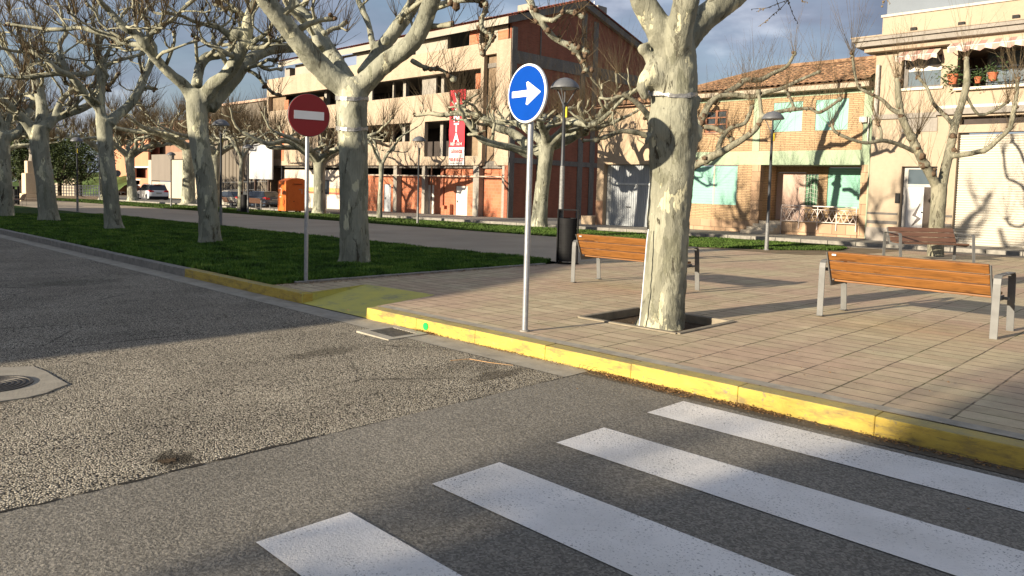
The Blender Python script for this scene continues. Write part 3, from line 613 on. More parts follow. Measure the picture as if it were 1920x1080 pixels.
for (u,v,w_) in ((628,354,.35),(632,357,.25)):
    q=oy(u,v,YC+.29);pts=[(q.x+w_*math.cos(t*.5),YC+.295,q.z+w_*.8*math.sin(t*.5)) for t in range(13)];mb.tube(pts,.02,4)
mb.build('wall_lettering',simple('faded_marks',(.33,.30,.27),.8),bC)
q=oy(606,356,YC+.41);mb=MB();mb.prism([(q.x+.22*math.cos(t)*(1 if t else 1),YC+.41,q.z+.2*math.sin(t)) for t in [i*math.pi/5 for i in range(10)]],(0,-.01,0));mb.build('window_sticker',simple('red_sticker',(.5,.05,.06),.6),wp)
q=oy(609,347,YC+.41);mb=MB();mb.box(q.x-.3,YC+.405,q.z-.35,q.x+.3,YC+.415,q.z+.45);mb.build('window_blind',simple('pale_blind',(.30,.33,.31),.8),wp)
# side wall facing the alley, with gable
XS=XR
ev=ox(955,41,XS);ap=ox(1093.5,14,XS);en=ox(1197,95,XS)
yb=en.y+1.5
slope=(en.z-ap.z)/(en.y-ap.y)
zbk=ap.z+slope*(yb-ap.y)
mb=MB();poly=[(XS,YC+.02,-1.5),(XS,yb,-1.5),(XS,yb,zbk),(XS,ap.y,ap.z),(XS,YC+.02,ev.z)];mb.prism(poly,(-.3,0,0));mb.build('side_wall',MT['rbrick'],bC,fix=True)
def zs(px,py): return ox(px,py,XS).z
mb=MB();zl0,zl1=zs(1030,309.5),zs(1030,300);mb.box(XS+.002,YC,zl0,XS+.05,yb,zl1)
zu0,zu1=zs(965,118),zs(965,94);mb.box(XS+.002,YC+.05,zu0,XS+.05,yb,zu1)
zm0,zm1=zs(1040,225),zs(1040,214);mb.box(XS+.002,YC,zm0,XS+.045,yb,zm1)
mb.each('ring_beam',MT['concd'],bC)
for px,w in ((957,.45),(1085,.5),(1107,.5),(1005,.07)):
    y=ox(px,360,XS).y;t=.055 if w>.1 else .07
    zt=(ev.z+(ap.z-ev.z)*(y-YC)/(ap.y-YC)) if y<ap.y else ap.z+slope*(y-ap.y)
    mb=MB();mb.box(XS+.004,max(YC+.0,y-w/2),-1.5,XS+t,y+w/2,zt-.3);mb.build('pilaster',MT['concd'],bC)
# roof: two tilted slabs with a concrete verge and red tiles
def slab(y0,z0,y1,z1,x0,x1,t,mi,mb):
    mb.hexa([(x0,y0,z0),(x1,y0,z0),(x1,y1,z1),(x0,y1,z1),(x0,y0,z0+t),(x1,y0,z0+t),(x1,y1,z1+t),(x0,y1,z1+t)],mi)
s1=(ap.z-ev.z)/(ap.y-ev.y);ye=YC-.55;ze=ev.z-s1*.55
XRL=oy(523,118,YC-.5).x
mb=MB();slab(ye,ze,ap.y,ap.z,XRL,XR+.25,.42,0,mb);slab(ap.y,ap.z,yb,zbk,XRL,XR+.25,.42,0,mb)
mb.build('roof',MT['attic'],bC)
mb=MB();mb.hexa([(XR+.251,ye,ze),(XR+.27,ye,ze),(XR+.27,ap.y,ap.z),(XR+.251,ap.y,ap.z),(XR+.251,ye,ze+.42),(XR+.27,ye,ze+.42),(XR+.27,ap.y,ap.z+.42),(XR+.251,ap.y,ap.z+.42)])
mb.hexa([(XR+.251,ap.y,ap.z),(XR+.27,ap.y,ap.z),(XR+.27,yb,zbk),(XR+.251,yb,zbk),(XR+.251,ap.y,ap.z+.42),(XR+.27,ap.y,ap.z+.42),(XR+.27,yb,zbk+.42),(XR+.251,yb,zbk+.42)]);mb.each('verge',MT['concd'],bC)
tile_roof(XRL-.1,XR+.35,ye-.12,ze+.40,ap.y,ap.z+.45,MT['redtile'],bC,tw=.27,amp=.09)
mb=MB();slab(ap.y,ap.z+.44,yb,zbk+.44,XRL-.1,XR+.33,.1,0,mb);mb.build('roof_tiles',MT['redtile'],bC)
c=ox(989,26,XS-.9);zz=c.z
mb=MB();mb.box(c.x-.35,c.y-.35,zz-1.5,c.x+.35,c.y+.35,zz);ch_=mb.build('chimney',MT['hbrick'],bC);mb=MB();mb.box(c.x-.45,c.y-.45,zz+.002,c.x+.45,c.y+.45,zz+.5);mb.build('chimney_cap',MT['attic'],ch_)
c=ox(1118,22,XS-1.2);mb=MB();mb.box(c.x-.55,c.y-.5,c.z-2.2,c.x+.55,c.y+.5,c.z+.3);ch_=mb.build('chimney',MT['conc'],bC);mb=MB();mb.tube([(c.x-.2,c.y,c.z+.3),(c.x-.2,c.y,c.z+.75)],.05,8);mb.build('flue',MT['galv'],ch_)
c=oy(916,42,YC+2.);mb=MB();mb.box(c.x-.6,YC+1.6,c.z-1.6,c.x+.6,YC+2.4,c.z+.25);mb.build('chimney',MT['conc'],bC)
# terrace corner on the left: pillar carrying the roof
q=rc(536,130,545,156,YC+.2);mb=MB();mb.box(q[0],YC+.1,zt1,q[2],YC+.8,zeave-.1);mb.build('pillar',MT['conc'],bC)
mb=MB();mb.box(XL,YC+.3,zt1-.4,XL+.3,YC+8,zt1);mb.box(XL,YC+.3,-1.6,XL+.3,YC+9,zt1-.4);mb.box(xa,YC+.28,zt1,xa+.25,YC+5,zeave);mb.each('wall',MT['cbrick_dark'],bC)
mb=MB();mb.tube([(oy(520,350,YC-.2).x,YC+.2,zb3),(oy(520,350,YC-.2).x,YC+.2,-1.3)],.06,8);mb.build('downpipe',MT['galv'],bC)
# banner (its own thing)
ba=oy(844,170,YC-.08);bb=oy(873.5,169,YC-.08);bz=oy(856,309.5,YC-.08).z;bx0=oy(841,300,YC-.08).x;bx1=oy(870,300,YC-.08).x
bn=thing('sale_banner',(bx0,YC-.08,bz),'tall red and white sale banner hanging on the unfinished brick block','banner')
zsp=oy(856,276,YC-.08).z;bzt=ba.z
mb=MB();N_=14
for i in range(N_):
    z0_=zsp+(bzt-zsp)*i/N_;z1_=zsp+(bzt-zsp)*(i+1)/N_;w0=.02*math.sin(i*1.3);w1=.02*math.sin((i+1)*1.3)
    mb.add([(bx0,YC-.08+w0,z0_),(bx1,YC-.08+w0*.5,z0_),(bx1,YC-.08+w1*.5,z1_),(bx0,YC-.08+w1,z1_)],[(0,1,2,3)])
mb.build('red_cloth',simple('banner_red',(.62,.035,.05),.6,0,.06,1),bn)
mb=MB();mb.box(bx0,YC-.082,bz,bx1,YC-.078,zsp-.002);mb.build('white_cloth',simple('banner_white',(.62,.60,.58),.6,0,.05,1),bn)
bw=bx1-bx0;bcx=(bx0+bx1)/2;wt=MT['sign_white'];red=simple('banner_print_red',(.60,.05,.06),.6);gr=simple('banner_print_grey',(.18,.18,.18),.6)
zz=[oy(856,y,YC-.1).z for y in (190,209,228,247,265.5)]
for ch,zc in zip('VENTA',zz):
    text_mesh('banner_letter',ch,.80,(bcx,YC-.125,zc),wt,bn,sx=1.0,bold=.02)
text_mesh('banner_text','REF: 1614',.28,(bcx,YC-.125,zsp+.12),wt,bn)
text_mesh('banner_text','aliseda',.42,(bcx+.03,YC-.09,oy(856,287,YC).z),red,bn,bold=.006)
text_mesh('banner_text','900 810 527',.30,(bcx,YC-.09,oy(856,302.5,YC).z),red,bn,bold=.008,sx=.95)
text_mesh('banner_text','alisedainmobiliaria.com',.135,(bcx,YC-.09,oy(856,307,YC).z),gr,bn)
# ---------------------------------------------------------------- garage building
YR=30.1;bR=thing('garage_building',(-21,YR,G(-21,YR)),'low peach rendered building with a corrugated grey garage door','building')
gx0=-23.98;gx1=oy(1256,380,YR).x
gr_=rc(1133,308,1238,424,YR);ztop=oy(1142,203,YR).z
mb=MB();mb.wall('y',YR,YR+.35,gx0,gx1,-1.2,ztop,[(gr_[0],-1.3,gr_[2],gr_[3])]);mb.box(gx0,YR+.351,-1.2,gx0+.3,YR+9,ztop);mb.each('wall',MT['tan'],bR)
zd=oy(1120,376,YR).z;mb=MB();mb.box(gx0-.004,YR-.006,-1.2,gr_[0]-.002,YR+.3,zd);mb.box(gr_[2]+.002,YR-.006,-1.2,gx1-.005,YR-.001,zd);mb.each('dado',MT['tandado'],bR)
n=NM('corrugated_steel',.45,.35,.4);n.col(n.ramp(n.noise(n.co((1,1,.2)),2.2,5,.6),[(.3,(.30,.32,.335)),(.7,(.40,.42,.435))]));MT['corr']=n.m
zmid=oy(1180,345,YR+.3).z
gd=MB()
def corr(mb,x0,x1,z0,z1,Y,p=.13,d=.03):
    k=int((x1-x0)/p);V=[];F=[]
    for i in range(k*4+1):
        x=x0+(x1-x0)*i/(k*4);y=Y-(d if i%4 in (1,2) else 0);V+=[(x,y,z0),(x,y,z1)]
    for i in range(k*4): F.append((2*i,2*i+2,2*i+3,2*i+1))
    mb.add(V,F)
corr(gd,gr_[0]+.28,gr_[2]-.05,-.35,zmid-.05,YR+.3);corr(gd,gr_[0]+.28,gr_[2]-.05,zmid+.05,gr_[3]-.03,YR+.3)
gdo=gd.build('garage_door',MT['corr'],bR)
mb=MB();mb.box(gr_[0]+.01,YR+.28,-.5,gr_[0]+.27,YR+.36,gr_[3]-.02);mb.box(gr_[0]+.28,YR+.25,zmid-.05,gr_[2]-.05,YR+.3,zmid+.05);mb.box(gr_[0]+.27,YR+.245,-.3,gr_[0]+.33,YR+.31,gr_[3]-.02);mb.each('door_frame',simple('pale_frame',(.55,.56,.53),.5),gdo)
q=oy(1178,388,YR+.25);mb=MB();mb.box(q.x-.12,YR+.2,q.z-.02,q.x+.12,YR+.265,q.z+.02);mb.build('door_handle',MT['black'],gdo)
q=rc(1098,405,1114,421,YR-.6);mb=MB();mb.box(gx0-.75,YR-.25,-.7,gx0-.006,YR+.5,oy(1105,405,YR-.2).z);mb.build('plinth_block',MT['tan'],bR,bevel=.02)
for u,v,s_ in ((1149,229,.22),(1186,236,.32)):
    q=oy(u,v,YR);mb=MB();mb.box(q.x-s_,YR-.012,q.z-s_,q.x+s_,YR-.002,q.z+s_,0)
    for i in range(8):
        a=i*math.pi/4+.39;mb.box(q.x+s_*.55*math.cos(a)-.06,YR-.02,q.z+s_*.55*math.sin(a)-.06,q.x+s_*.55*math.cos(a)+.06,YR-.013,q.z+s_*.55*math.sin(a)+.06,1)
    mb.build('vent_grille',[MT['tan'],MT['dark']],bR)
tile_roof(gx0-.2,gx1,YR-.35,ztop+.02,YR+5,ztop+1.15,MT['rooftile'],bR);mb=MB();mb.hexa([(gx0-.1,YR-.3,ztop+.002),(gx1,YR-.3,ztop+.002),(gx1,YR+5,ztop+1.1),(gx0-.1,YR+5,ztop+1.1),(gx0-.1,YR-.3,ztop+.03),(gx1,YR-.3,ztop+.03),(gx1,YR+5,ztop+1.14),(gx0-.1,YR+5,ztop+1.14)]);mb.build('roof_deck',MT['tandado'],bR)
mb=MB();z=oy(1180,245,YR-.05).z;mb.tube([(gx0,YR-.03,z),(gx1,YR-.03,z+.03)],.018,5);mb.build('cable',MT['black'],bR)
# ---------------------------------------------------------------- green and yellow brick house
YH=30.75;bH=thing('brick_house',(-15,YH,G(-15,YH)),'two storey yellow brick house with pale green bands, teal shutters and a clay tile roof','house')
hx0=gx1+.02;hx1=oy(1632,300,YH).x-.02
MT['ybrick']=brickmat('yellow_roman_brick',(.42,.285,.155),(.48,.335,.195),(.22,.145,.09),.42,.075,.014)
MT['gband']=plaster('pale_green_render',(.31,.385,.265),.06,.85,.15,.8)
MT['stone']=brickmat('cut_stone_blocks',(.36,.23,.14),(.45,.31,.20),(.20,.14,.09),.55,.42,.015,0,.37)
MT['teal']=simple('teal_shutter_paint',(.22,.44,.36),.55,0,.07,1.2)
MT['teald']=simple('teal_blind_paint',(.20,.44,.33),.55,0,.08,1.5)
ez=oy(1560,170,YH).z
zg1=oy(1560,281.5,YH).z;zg0=oy(1560,309,YH).z
win=rc(1322,207,1363,248,YH);s1_=rc(1451.5,193,1503,246,YH);s2_=rc(1530.5,187.5,1589,243,YH)
z_up=max(s1_[3],s2_[3])+.18
bigw=rc(1262,311,1380,385,YH);bigw=(bigw[0],bigw[1],bigw[2],zg0-.02)
por=(oy(1424,380,YH).x,-2,oy(1611,380,YH).x,zg0)
mb=MB();mb.wall('y',YH,YH+.3,hx0,hx1,zg1,z_up,[win,(s1_[0],s1_[1],s1_[2],s1_[3]),s2_]);mb.each('wall',MT['ybrick'],bH)
mb=MB();mb.wall('y',YH,YH+.3,hx0,hx1,-1,zg0,[bigw,por]);mb.each('ground_floor_wall',MT['ybrick'],bH)
mb=MB();mb.box(hx0,YH-.02,zg0+.001,hx1,YH+.3,zg1-.001);mb.box(hx0,YH-.02,z_up+.001,hx1,YH+.3,ez+.5)
for p0,p1 in ((1412,1425),(1618,1633)): mb.box(oy(p0,240,YH-.03).x,YH-.03,zg1+.001,oy(p1,240,YH-.03).x,YH-.001,z_up-.001)
mb.each('green_band',MT['gband'],bH)
for rr in (s1_,s2_):
    mb=MB();mb.box(rr[0]+.01,YH+.02,rr[1]+.01,rr[2]-.01,YH+.08,rr[3]-.01)
    for i in range(1,4):
        x=rr[0]+(rr[2]-rr[0])*i/4;mb.box(x-.008,YH+.012,rr[1]+.03,x+.008,YH+.02,rr[3]-.03)
    mb.build('shutter',MT['teal'],bH)
mb=MB();w=(win[0]+.02,win[1]+.02,win[2]-.02,win[3]-.02);cx_=(w[0]+w[2])/2;hs=[]
for i in range(2):
    for j in range(3):
        a=w[0]+.08+(cx_-w[0]-.02)*i;b=a+(cx_-w[0])-.13;c=w[1]+.08+(w[3]-w[1]-.08)*j/3;d=c+(w[3]-w[1]-.08)/3-.06;hs.append((a,c,b,d))
mb.wall('y',YH+.04,YH+.1,w[0],w[2],w[1],w[3],hs);wf=mb.build('window',simple('brown_window_frame',(.25,.10,.05),.6),bH);mb=MB();mb.box(w[0]+.03,YH+.11,w[1]+.03,w[2]-.03,YH+.12,w[3]-.03);mb.build('pane',glass('dark_pane'),wf)
mb=MB();mb.box(win[0]-.05,YH-.05,win[1]-.08,win[2]+.05,YH+.03,win[1]-.001);mb.each('sill',MT['tandado'],wf)
mb=MB();xm=oy(1338,350,YH).x
for a,b in ((bigw[0]+.01,xm-.03),(xm+.03,bigw[2]-.01)):
    for i in range(14):
        z0_=bigw[1]+.01+(bigw[3]-bigw[1]-.05)*i/14;mb.box(a,YH+.03+(i%2)*.001,z0_,b,YH+.07,z0_+(bigw[3]-bigw[1]-.05)/14-.004)
sw=mb.build('shutter',MT['teal'],bH);mb=MB();mb.box(xm-.03,YH+.015,bigw[1],xm+.03,YH+.08,bigw[3]-.02);mb.build('mullion',MT['cream'],sw)
zst=oy(1340,411.5,YH-.02).z
mb=MB();mb.box(hx0,YH-.05,-1.2,oy(1406,420,YH-.05).x,YH-.002,zst);mb.build('stone_base',MT['stone'],bH)
mb=MB();mb.box(oy(1407,380,YH-.07).x,YH-.07,-1.2,oy(1423,380,YH-.07).x,YH+.25,zg0-.003);mb.box(oy(1611,380,YH-.07).x,YH-.07,-1.2,oy(1626,380,YH-.07).x,YH+.25,zg0-.003);mb.each('stone_pier',MT['stone'],bH)
# porch recess
YP=YH+1.5;zf=oy(1500,415.5,YP).z
tbl=rc(1553,314,1612,392,YP);dr_=rc(1457,323,1507,414,YP);gl=rc(1509,327,1532,388,YP)
mb=MB();mb.wall('y',YP,YP+.2,por[0]-.4,por[2]+.4,-1,zg0,[tbl,dr_,gl]);mb.box(por[0]-.25,YH+.31,-1,por[0]-.002,YP-.001,zg0);mb.box(por[2]+.002,YH+.31,-1,por[2]+.25,YP-.001,zg0);mb.build('porch_wall',MT['ybrick'],bH)
mb=MB();mb.box(por[0]-.2,YH+.3,zg0+.002,por[2]+.2,YP+.2,zg0+.2);mb.build('porch_ceiling',MT['gband'],bH)
mb=MB();mb.box(dr_[0]+.01,YP+.03,dr_[1]-.3,dr_[2]-.01,YP+.1,dr_[3]-.01);mb.box((dr_[0]+dr_[2])/2+.2,YP+.02,dr_[1],(dr_[0]+dr_[2])/2+.22,YP+.03,dr_[3]);mb.build('door',plaster('pinkish_door',(.50,.36,.29),.05,.9),bH)
mb=MB();mb.box(gl[0]+.01,YP+.08,gl[1],gl[2]-.01,YP+.1,gl[3]-.01);gd_=mb.build('side_light',simple('green_glass',(.10,.24,.13),.25,0,.2,3,.6),bH)
mb=MB();
for i in range(5):
    x=gl[0]+.03+(gl[2]-gl[0]-.06)*i/4;mb.tube([(x,YP+.02,gl[1]),(x+.02*((i%2)*2-1),YP+.02,(gl[1]+gl[3])/2),(x,YP+.02,gl[3])],.014,4)
for i in range(1,8):
    z=gl[1]+(gl[3]-gl[1])*i/8;mb.tube([(gl[0],YP+.02,z),((gl[0]+gl[2])/2,YP+.02,z+.09),(gl[2],YP+.02,z)],.012,4)
mb.build('iron_grille',simple('white_grille',(.42,.46,.38),.5),gd_)
mb=MB()
for i in range(16):
    z0_=tbl[1]+.01+(tbl[3]-tbl[1]-.02)*i/16;mb.box(tbl[0]+.01,YP+.04,z0_,tbl[2]-.01,YP+.09,z0_+(tbl[3]-tbl[1]-.02)/16-.004)
mb.build('shutter',MT['teald'],bH)
# porch floor, stone front, steps, railing
px0=oy(1466,430,YH).x
zfl=oy(1530,419,YH-.05).z
mb=MB();mb.box(px0,YH-.08,-1.2,por[2]-.002,YP-.001,zfl);mb.build('porch_base',MT['stone'],bH)
for i in range(4):
    zt=G(-14,29.5)+.15+(zfl-G(-14,29.5)-.15)*(i+1)/4;y0_=YH-1.15+.36*i
    mb=MB();mb.box(por[0]-.25+.1*i,y0_,-1.2,px0-.004,YP-.002 if i==3 else y0_+.36,zt-.002*i);mb.build('step',MT['cream'] if 0 else plaster('stone_step',(.48,.42,.33),.08,.85),bH,bevel=.012)
rt=oy(1535,386,YH-.12).z;rb=oy(1535,417,YH-.12).z;rx0=oy(1465,400,YH-.12).x;rx1=oy(1606,400,YH-.12).x;Yr=YH-.12
mb=MB();mb.box(rx0,Yr-.015,rt-.04,rx1,Yr+.015,rt);mb.box(rx0,Yr-.012,rb,rx1,Yr+.012,rb+.03);mb.box(rx0,Yr-.012,rt-.17,rx1,Yr+.012,rt-.145)
k=13
for i in range(k):
    a=rx0+(rx1-rx0)*i/k;b=rx0+(rx1-rx0)*(i+1)/k
    mb.tube([(a,Yr,rb+.02),(b,Yr,rt-.16)],.012,4);mb.tube([(b,Yr+.002,rb+.02),(a,Yr+.002,rt-.16)],.012,4)
for i in range(5):
    x=rx0+(rx1-rx0)*i/4;mb.box(x-.015,Yr-.017,rb-(.75 if i==0 else .3),x+.015,Yr+.017,rt-.042)
mb.build('railing',simple('pinkish_white_iron',(.62,.52,.46),.5),bH)
# eave and hipped roof
ea=oy(1641,158,YH-.55);eL=oy(1256,182,YH-.55)
zE=(oy(1560,163.5,YH-.55).z)
mb=MB();mb.box(hx0-.3,YH-.55,zE-.05,hx1,YH+.3,zE+.16);mb.build('eave',plaster('eave_board',(.40,.34,.26),.1,.85),bH)
d_=ray(1640,111);tanr=.42;d2=d_
# intersection of the sight line with the roof slope gives the ridge depth
t_=(zE+.16-tanr*(YH-.6)-CC.z)/(d2.z-tanr*d2.y) if abs(d2.z-tanr*d2.y)>1e-6 else 1
Yrd=d2.y*t_;Yrd=Yrd if YH+2<Yrd<YH+12 else YH+6
zR=zE+.16+tanr*(Yrd-YH+.6)
xh=oy(1453,126,Yrd).x
tile_roof(hx0-.35,hx1,YH-.65,zE+.16,Yrd,zR,MT['rooftile'],bH,clip=lambda x,t:max(x,(hx0-.35)+(xh-hx0+.35)*t))
mb=MB();mb.add([(hx0-.35,YH-.6,zE+.15),(hx1,YH-.6,zE+.15),(hx1,Yrd,zR-.02),(xh,Yrd,zR-.02)],[(0,1,2,3)]);mb.add([(hx0-.35,YH-.6,zE+.15),(xh,Yrd,zR-.02),(hx0-.35,2*Yrd-YH,zE+.15)],[(0,1,2)]);mb.add([(xh,Yrd,zR-.02),(hx1,Yrd,zR-.02),(hx1,2*Yrd-YH,zE+.15),(hx0-.35,2*Yrd-YH,zE+.15)],[(0,1,2,3)]);mb.build('roof_deck',MT['rooftile'],bH)
mb=MB();mb.tube([(hx0-.35,YH-.62,zE+.22),(xh,Yrd,zR+.07),(hx1,Yrd,zR+.07)],.09,6);mb.build('ridge_tiles',MT['rooftile'],bH)
q0=oy(1451,125,Yrd);q1=oy(1575,112,Yrd);mb=MB();mb.box(q0.x,Yrd+.1,zR-.3,q1.x,Yrd+1.3,zR+.16);mb.build('ridge_upstand',simple('dark_lead',(.12,.10,.09),.7),bH)
mb=MB();xq=oy(1627,360,YH-.1).x;mb.tube([(xq,YH-.1,zg1+1.5),(xq,YH-.1,-.2)],.035,6);mb.build('downpipe',MT['gband'],bH)
q=oy(1621,225,YH-.05);mb=MB();mb.box(q.x-.14,YH-.22,q.z-.1,q.x+.14,YH-.031,q.z+.12);mb.box(q.x+.16,YH-.12,q.z-.9,q.x+.2,YH-.08,q.z+.1);mb.build('junction_box',simple('pale_box',(.5,.47,.44),.5),bH)
# ---------------------------------------------------------------- right apartment building
YB=29.5;bB=thing('apartment_building',(-6,YB,G(-6,YB)),'beige apartment building with striped awnings, a white shutter door and a roof terrace','building')
MT['beige']=plaster('beige_render',(.385,.31,.225),.04,.9,.12,.5);MT['beiged']=plaster('beige_render_darker',(.36,.285,.21),.05,.9);MT['greyst']=plaster('grey_stone_band',(.27,.245,.215),.1,.85)
bx0_=oy(1632,300,YB).x;bx1_=6.5
zcb=oy(1780,75,YB).z;zct=oy(1634,71,YB-.6).z
w1=rc(1692,107,1763,161,YB);op=rc(1797,92,2080,163,YB);op=(op[0],oy(1860,163,YB).z,4.2,oy(1860,88,YB).z)
zs0=oy(1700,222,YB).z;zs1=oy(1700,213,YB).z
dr_=rc(1691,312,1750,436,YB);gs=(oy(1790,350,YB).x,-1,1.2,oy(1860,247,YB).z);pan=rc(1692,222.5,1757,246,YB);dt=(oy(1800,225,YB).x,oy(1860,232,YB).z,1.2,zs0-.02)
mb=MB();mb.wall('y',YB,YB+.35,bx0_,bx1_,-1,zcb,[w1,op,dr_,(gs[0],-2,gs[2],gs[3]),dt]);mb.each('wall',MT['beige'],bB)
mb=MB();mb.box(bx0_,YB+.351,-1,bx0_+.3,YB+12,zcb);mb.build('side_wall',MT['beiged'],bB)
# cornice, parapet, terrace
mb=MB();mb.box(bx0_-.55,YB-.65,zct-.30,bx1_,YB+1.5,zct-.12);mb.box(bx0_-.65,YB-.75,zct-.118,bx1_,YB+1.5,zct+.0);mb.build('cornice',MT['greyst'],bB)
mb=MB();mb.box(bx0_-.3,YB-.4,zct-.48,bx1_,YB+.3,zct-.302);mb.box(bx0_-.68,YB-.78,zct+.002,bx1_,YB+1.4,zct+.05);mb.build('cornice_edge',MT['beiged'],bB)
yp=YB+.15;zpt=oy(1658,34,yp).z;zpt=oy(1780,17,yp).z
mb=MB();mb.box(bx0_+.1,yp,zct+.05,bx1_,yp+.25,zpt);mb.build('parapet',MT['beige'],bB)
mb=MB();mb.box(bx0_+.05,yp-.06,zpt+.002,bx1_,yp+.3,zpt+.09);mb.build('parapet_coping',simple('white_coping',(.46,.43,.37),.7),bB)
for u,v in ((1713,54),(1803,44),(1905,31)):
    q=oy(u,v,yp-.05);mb=MB();mb.box(q.x-.1,yp-.1,q.z-.06,q.x+.1,yp-.002,q.z+.05);mb.build('scupper',MT['black'],bB)
zrl=zpt+.75
mb=MB();mb.box(bx0_+.2,yp+.1,zpt+.12,bx1_,yp+.112,zrl-.03);rg=mb.build('glass_balustrade',simple('grey_glass_panel',(.16,.185,.215),.6,0,.1,1,.15),bB)
mb=MB();mb.tube([(bx0_+.15,yp+.1,zrl),(bx1_,yp+.1,zrl)],.03,6)
for i in range(8): mb.tube([(bx0_+.2+i*1.45,yp+.13,zpt+.08),(bx0_+.2+i*1.45,yp+.13,zrl)],.02,5)
mb.build('handrail',simple('dark_rail',(.10,.10,.11),.5),rg)
q=oy(1751,14,YB+3.);mb=MB();mb.box(q.x,YB+3,zpt-.3,bx1_,YB+8,zpt+3.2);mb.build('penthouse',MT['beige'],bB)
# bands
mb=MB();mb.box(bx0_-.02,YB-.09,zs0,oy(1757,215,YB).x,YB-.002,zs1);z2=oy(1860,212,YB).z;z3=oy(1860,200,YB).z;mb.box(oy(1757,215,YB).x+.01,YB-.16,z2,bx1_,YB-.002,z3);mb.each('string_band',MT['greyst'],bB)
mb=MB();z4=oy(1860,164,YB-.12).z;mb.box(oy(1790,180,YB).x,YB-.2,z4-.03,bx1_,YB-.003,z4+.06);mb.box(w1[0]-.1,YB-.09,w1[1]-.1,w1[2]+.1,YB+.02,w1[1]-.01);mb.box(oy(1757,215,YB).x+.01,YB-.1,z3+.002,bx1_,YB-.004,z3+.1);mb.each('sill',simple('pale_sill',(.66,.60,.50),.7),bB)
mb=MB();mb.box(pan[0],YB-.03,pan[1],pan[2],YB-.002,pan[3]-.01);mb.build('stone_panel',MT['greyst'],bB)
for y0_,y1_ in ((398.5,402.5),(414,420)):
    mb=MB();za,zb_=oy(1660,y1_,YB).z,oy(1660,y0_,YB).z
    mb.box(bx0_-.01,YB-.012,za,dr_[0]-.05,YB-.002,zb_);mb.box(dr_[2]+.3,YB-.012,za,gs[0]-.02,YB-.002,zb_);mb.each('dark_stripe',simple('dark_stripe',(.12,.11,.10),.7),bB)
zpl=oy(1640,426,YB-.02).z
mb=MB();mb.box(bx0_-.015,YB-.04,-1,dr_[0]-.05,YB-.001,zpl);mb.box(dr_[2]+.02,YB-.04,-1,gs[0]-.02,YB-.001,zpl-.05);mb.each('plinth',MT['greyst'],bB)
# first floor window
mb=MB();mb.wall('y',YB+.2,YB+.26,w1[0],w1[2],w1[1],w1[3],[(w1[0]+.18,w1[1]+.08,w1[2]-.05,w1[3]-.05)]);f=mb.build('window',simple('dark_alu',(.09,.08,.07),.5),bB)
zmid=oy(1728,133,YB+.2).z;mb=MB();mb.box(w1[0]+.18,YB+.22,zmid,w1[2]-.05,YB+.24,w1[3]-.35);mb.build('roller_blind',simple('cream_blind',(.78,.72,.62),.6),f)
n=NM('sky_glass',.05,0,1.);n.col((.13,.17,.20));n.b.inputs['Metallic'].default_value=.35;MT['skyglass']=n.m
mb=MB();mb.box(w1[0]+.18,YB+.235,w1[1]+.08,w1[2]-.05,YB+.25,w1[3]-.05);mb.build('pane',MT['skyglass'],f)
def stripes(name,c1,c2,p):
    n=NM(name,.8);g=n.n('ShaderNodeNewGeometry');s_=n.n('ShaderNodeSeparateXYZ');n.L(g.outputs['Position'],s_.inputs[0])
    w=n.math('FRACT',n.math('MULTIPLY',s_.outputs[0],1/p));n.col(n.mix(n.math('GREATER_THAN',w,.5),c1,c2));return n.m
MT['awn']=stripes('striped_awning_cloth',(.55,.47,.39),(.40,.25,.21),.42)
def awning(x0,x1,zt,zb,out,label):
    mb=MB();n_=int((x1-x0)/.14)
    V=[];F=[]
    for i in range(n_+1):
        x=x0+(x1-x0)*i/n_;V+=[(x,YB-.02,zt),(x,YB-out,zb),(x,YB-out,zb-.16-.05*math.sin(i*math.pi*2/3))]
    for i in range(n_): F+=[(3*i,3*i+1,3*i+4,3*i+3),(3*i+1,3*i+2,3*i+5,3*i+4)]
    mb.add(V,F)
    a=mb.build('awning',MT['awn'],bB);mb=MB()
    mb.tube([(x0+.02,YB-.02,zt-.5),(x0+.02,YB-out+.02,zb-.02)],.015,4);mb.tube([(x1-.02,YB-.02,zt-.5),(x1-.02,YB-out+.02,zb-.02)],.015,4);mb.tube([(x0,YB-out,zb),(x1,YB-out,zb)],.02,5);mb.build('awning_frame',simple('white_tube',(.6,.58,.54),.5),a);a['label']=label
awning(oy(1689,100,YB).x,oy(1766,100,YB).x,oy(1730,92,YB-.02).z,oy(1728,103,YB-.5).z,.55,'small striped awning')
awning(oy(1790,80,YB).x,4.4,oy(1860,66,YB-.02).z,oy(1860,82,YB-.7).z,.8,'wide striped awning')
# loggia
mb=MB();mb.box(op[0]-.1,YB+2.2,op[1]-.3,op[2]+.3,YB+2.35,op[3]+.3);mb.box(op[0]-.3,YB+.36,op[1]-.3,op[2]+.3,YB+2.2,op[1]-.01);mb.box(op[0]-.25,YB+.36,op[1],op[0]-.01,YB+2.2,op[3]);mb.box(op[0]-.3,YB+.36,op[3]+.01,op[2]+.3,YB+2.3,op[3]+.2);mb.build('loggia',simple('loggia_brown',(.16,.115,.085),.8),bB)
x0_=oy(1850,140,YB+1.2).x;mb=MB()
mb.box(x0_,YB+1.2,op[1]+.05,4,YB+1.24,op[1]+2.0);g_=mb.build('glazing',MT['skyglass'],bB)
mb=MB()
for i in range(7): mb.box(x0_+i*1.1,YB+1.17,op[1],x0_+i*1.1+.06,YB+1.26,op[1]+2.05)
mb.box(x0_,YB+1.165,op[1]+.75,4,YB+1.199,op[1]+.8);mb.build('glazing_frame',simple('dark_alu2',(.07,.07,.07),.5),g_)
mb=MB();mb.tube([(op[0],YB-.1,op[1]+.62),(4,YB-.1,op[1]+.62)],.02,5)
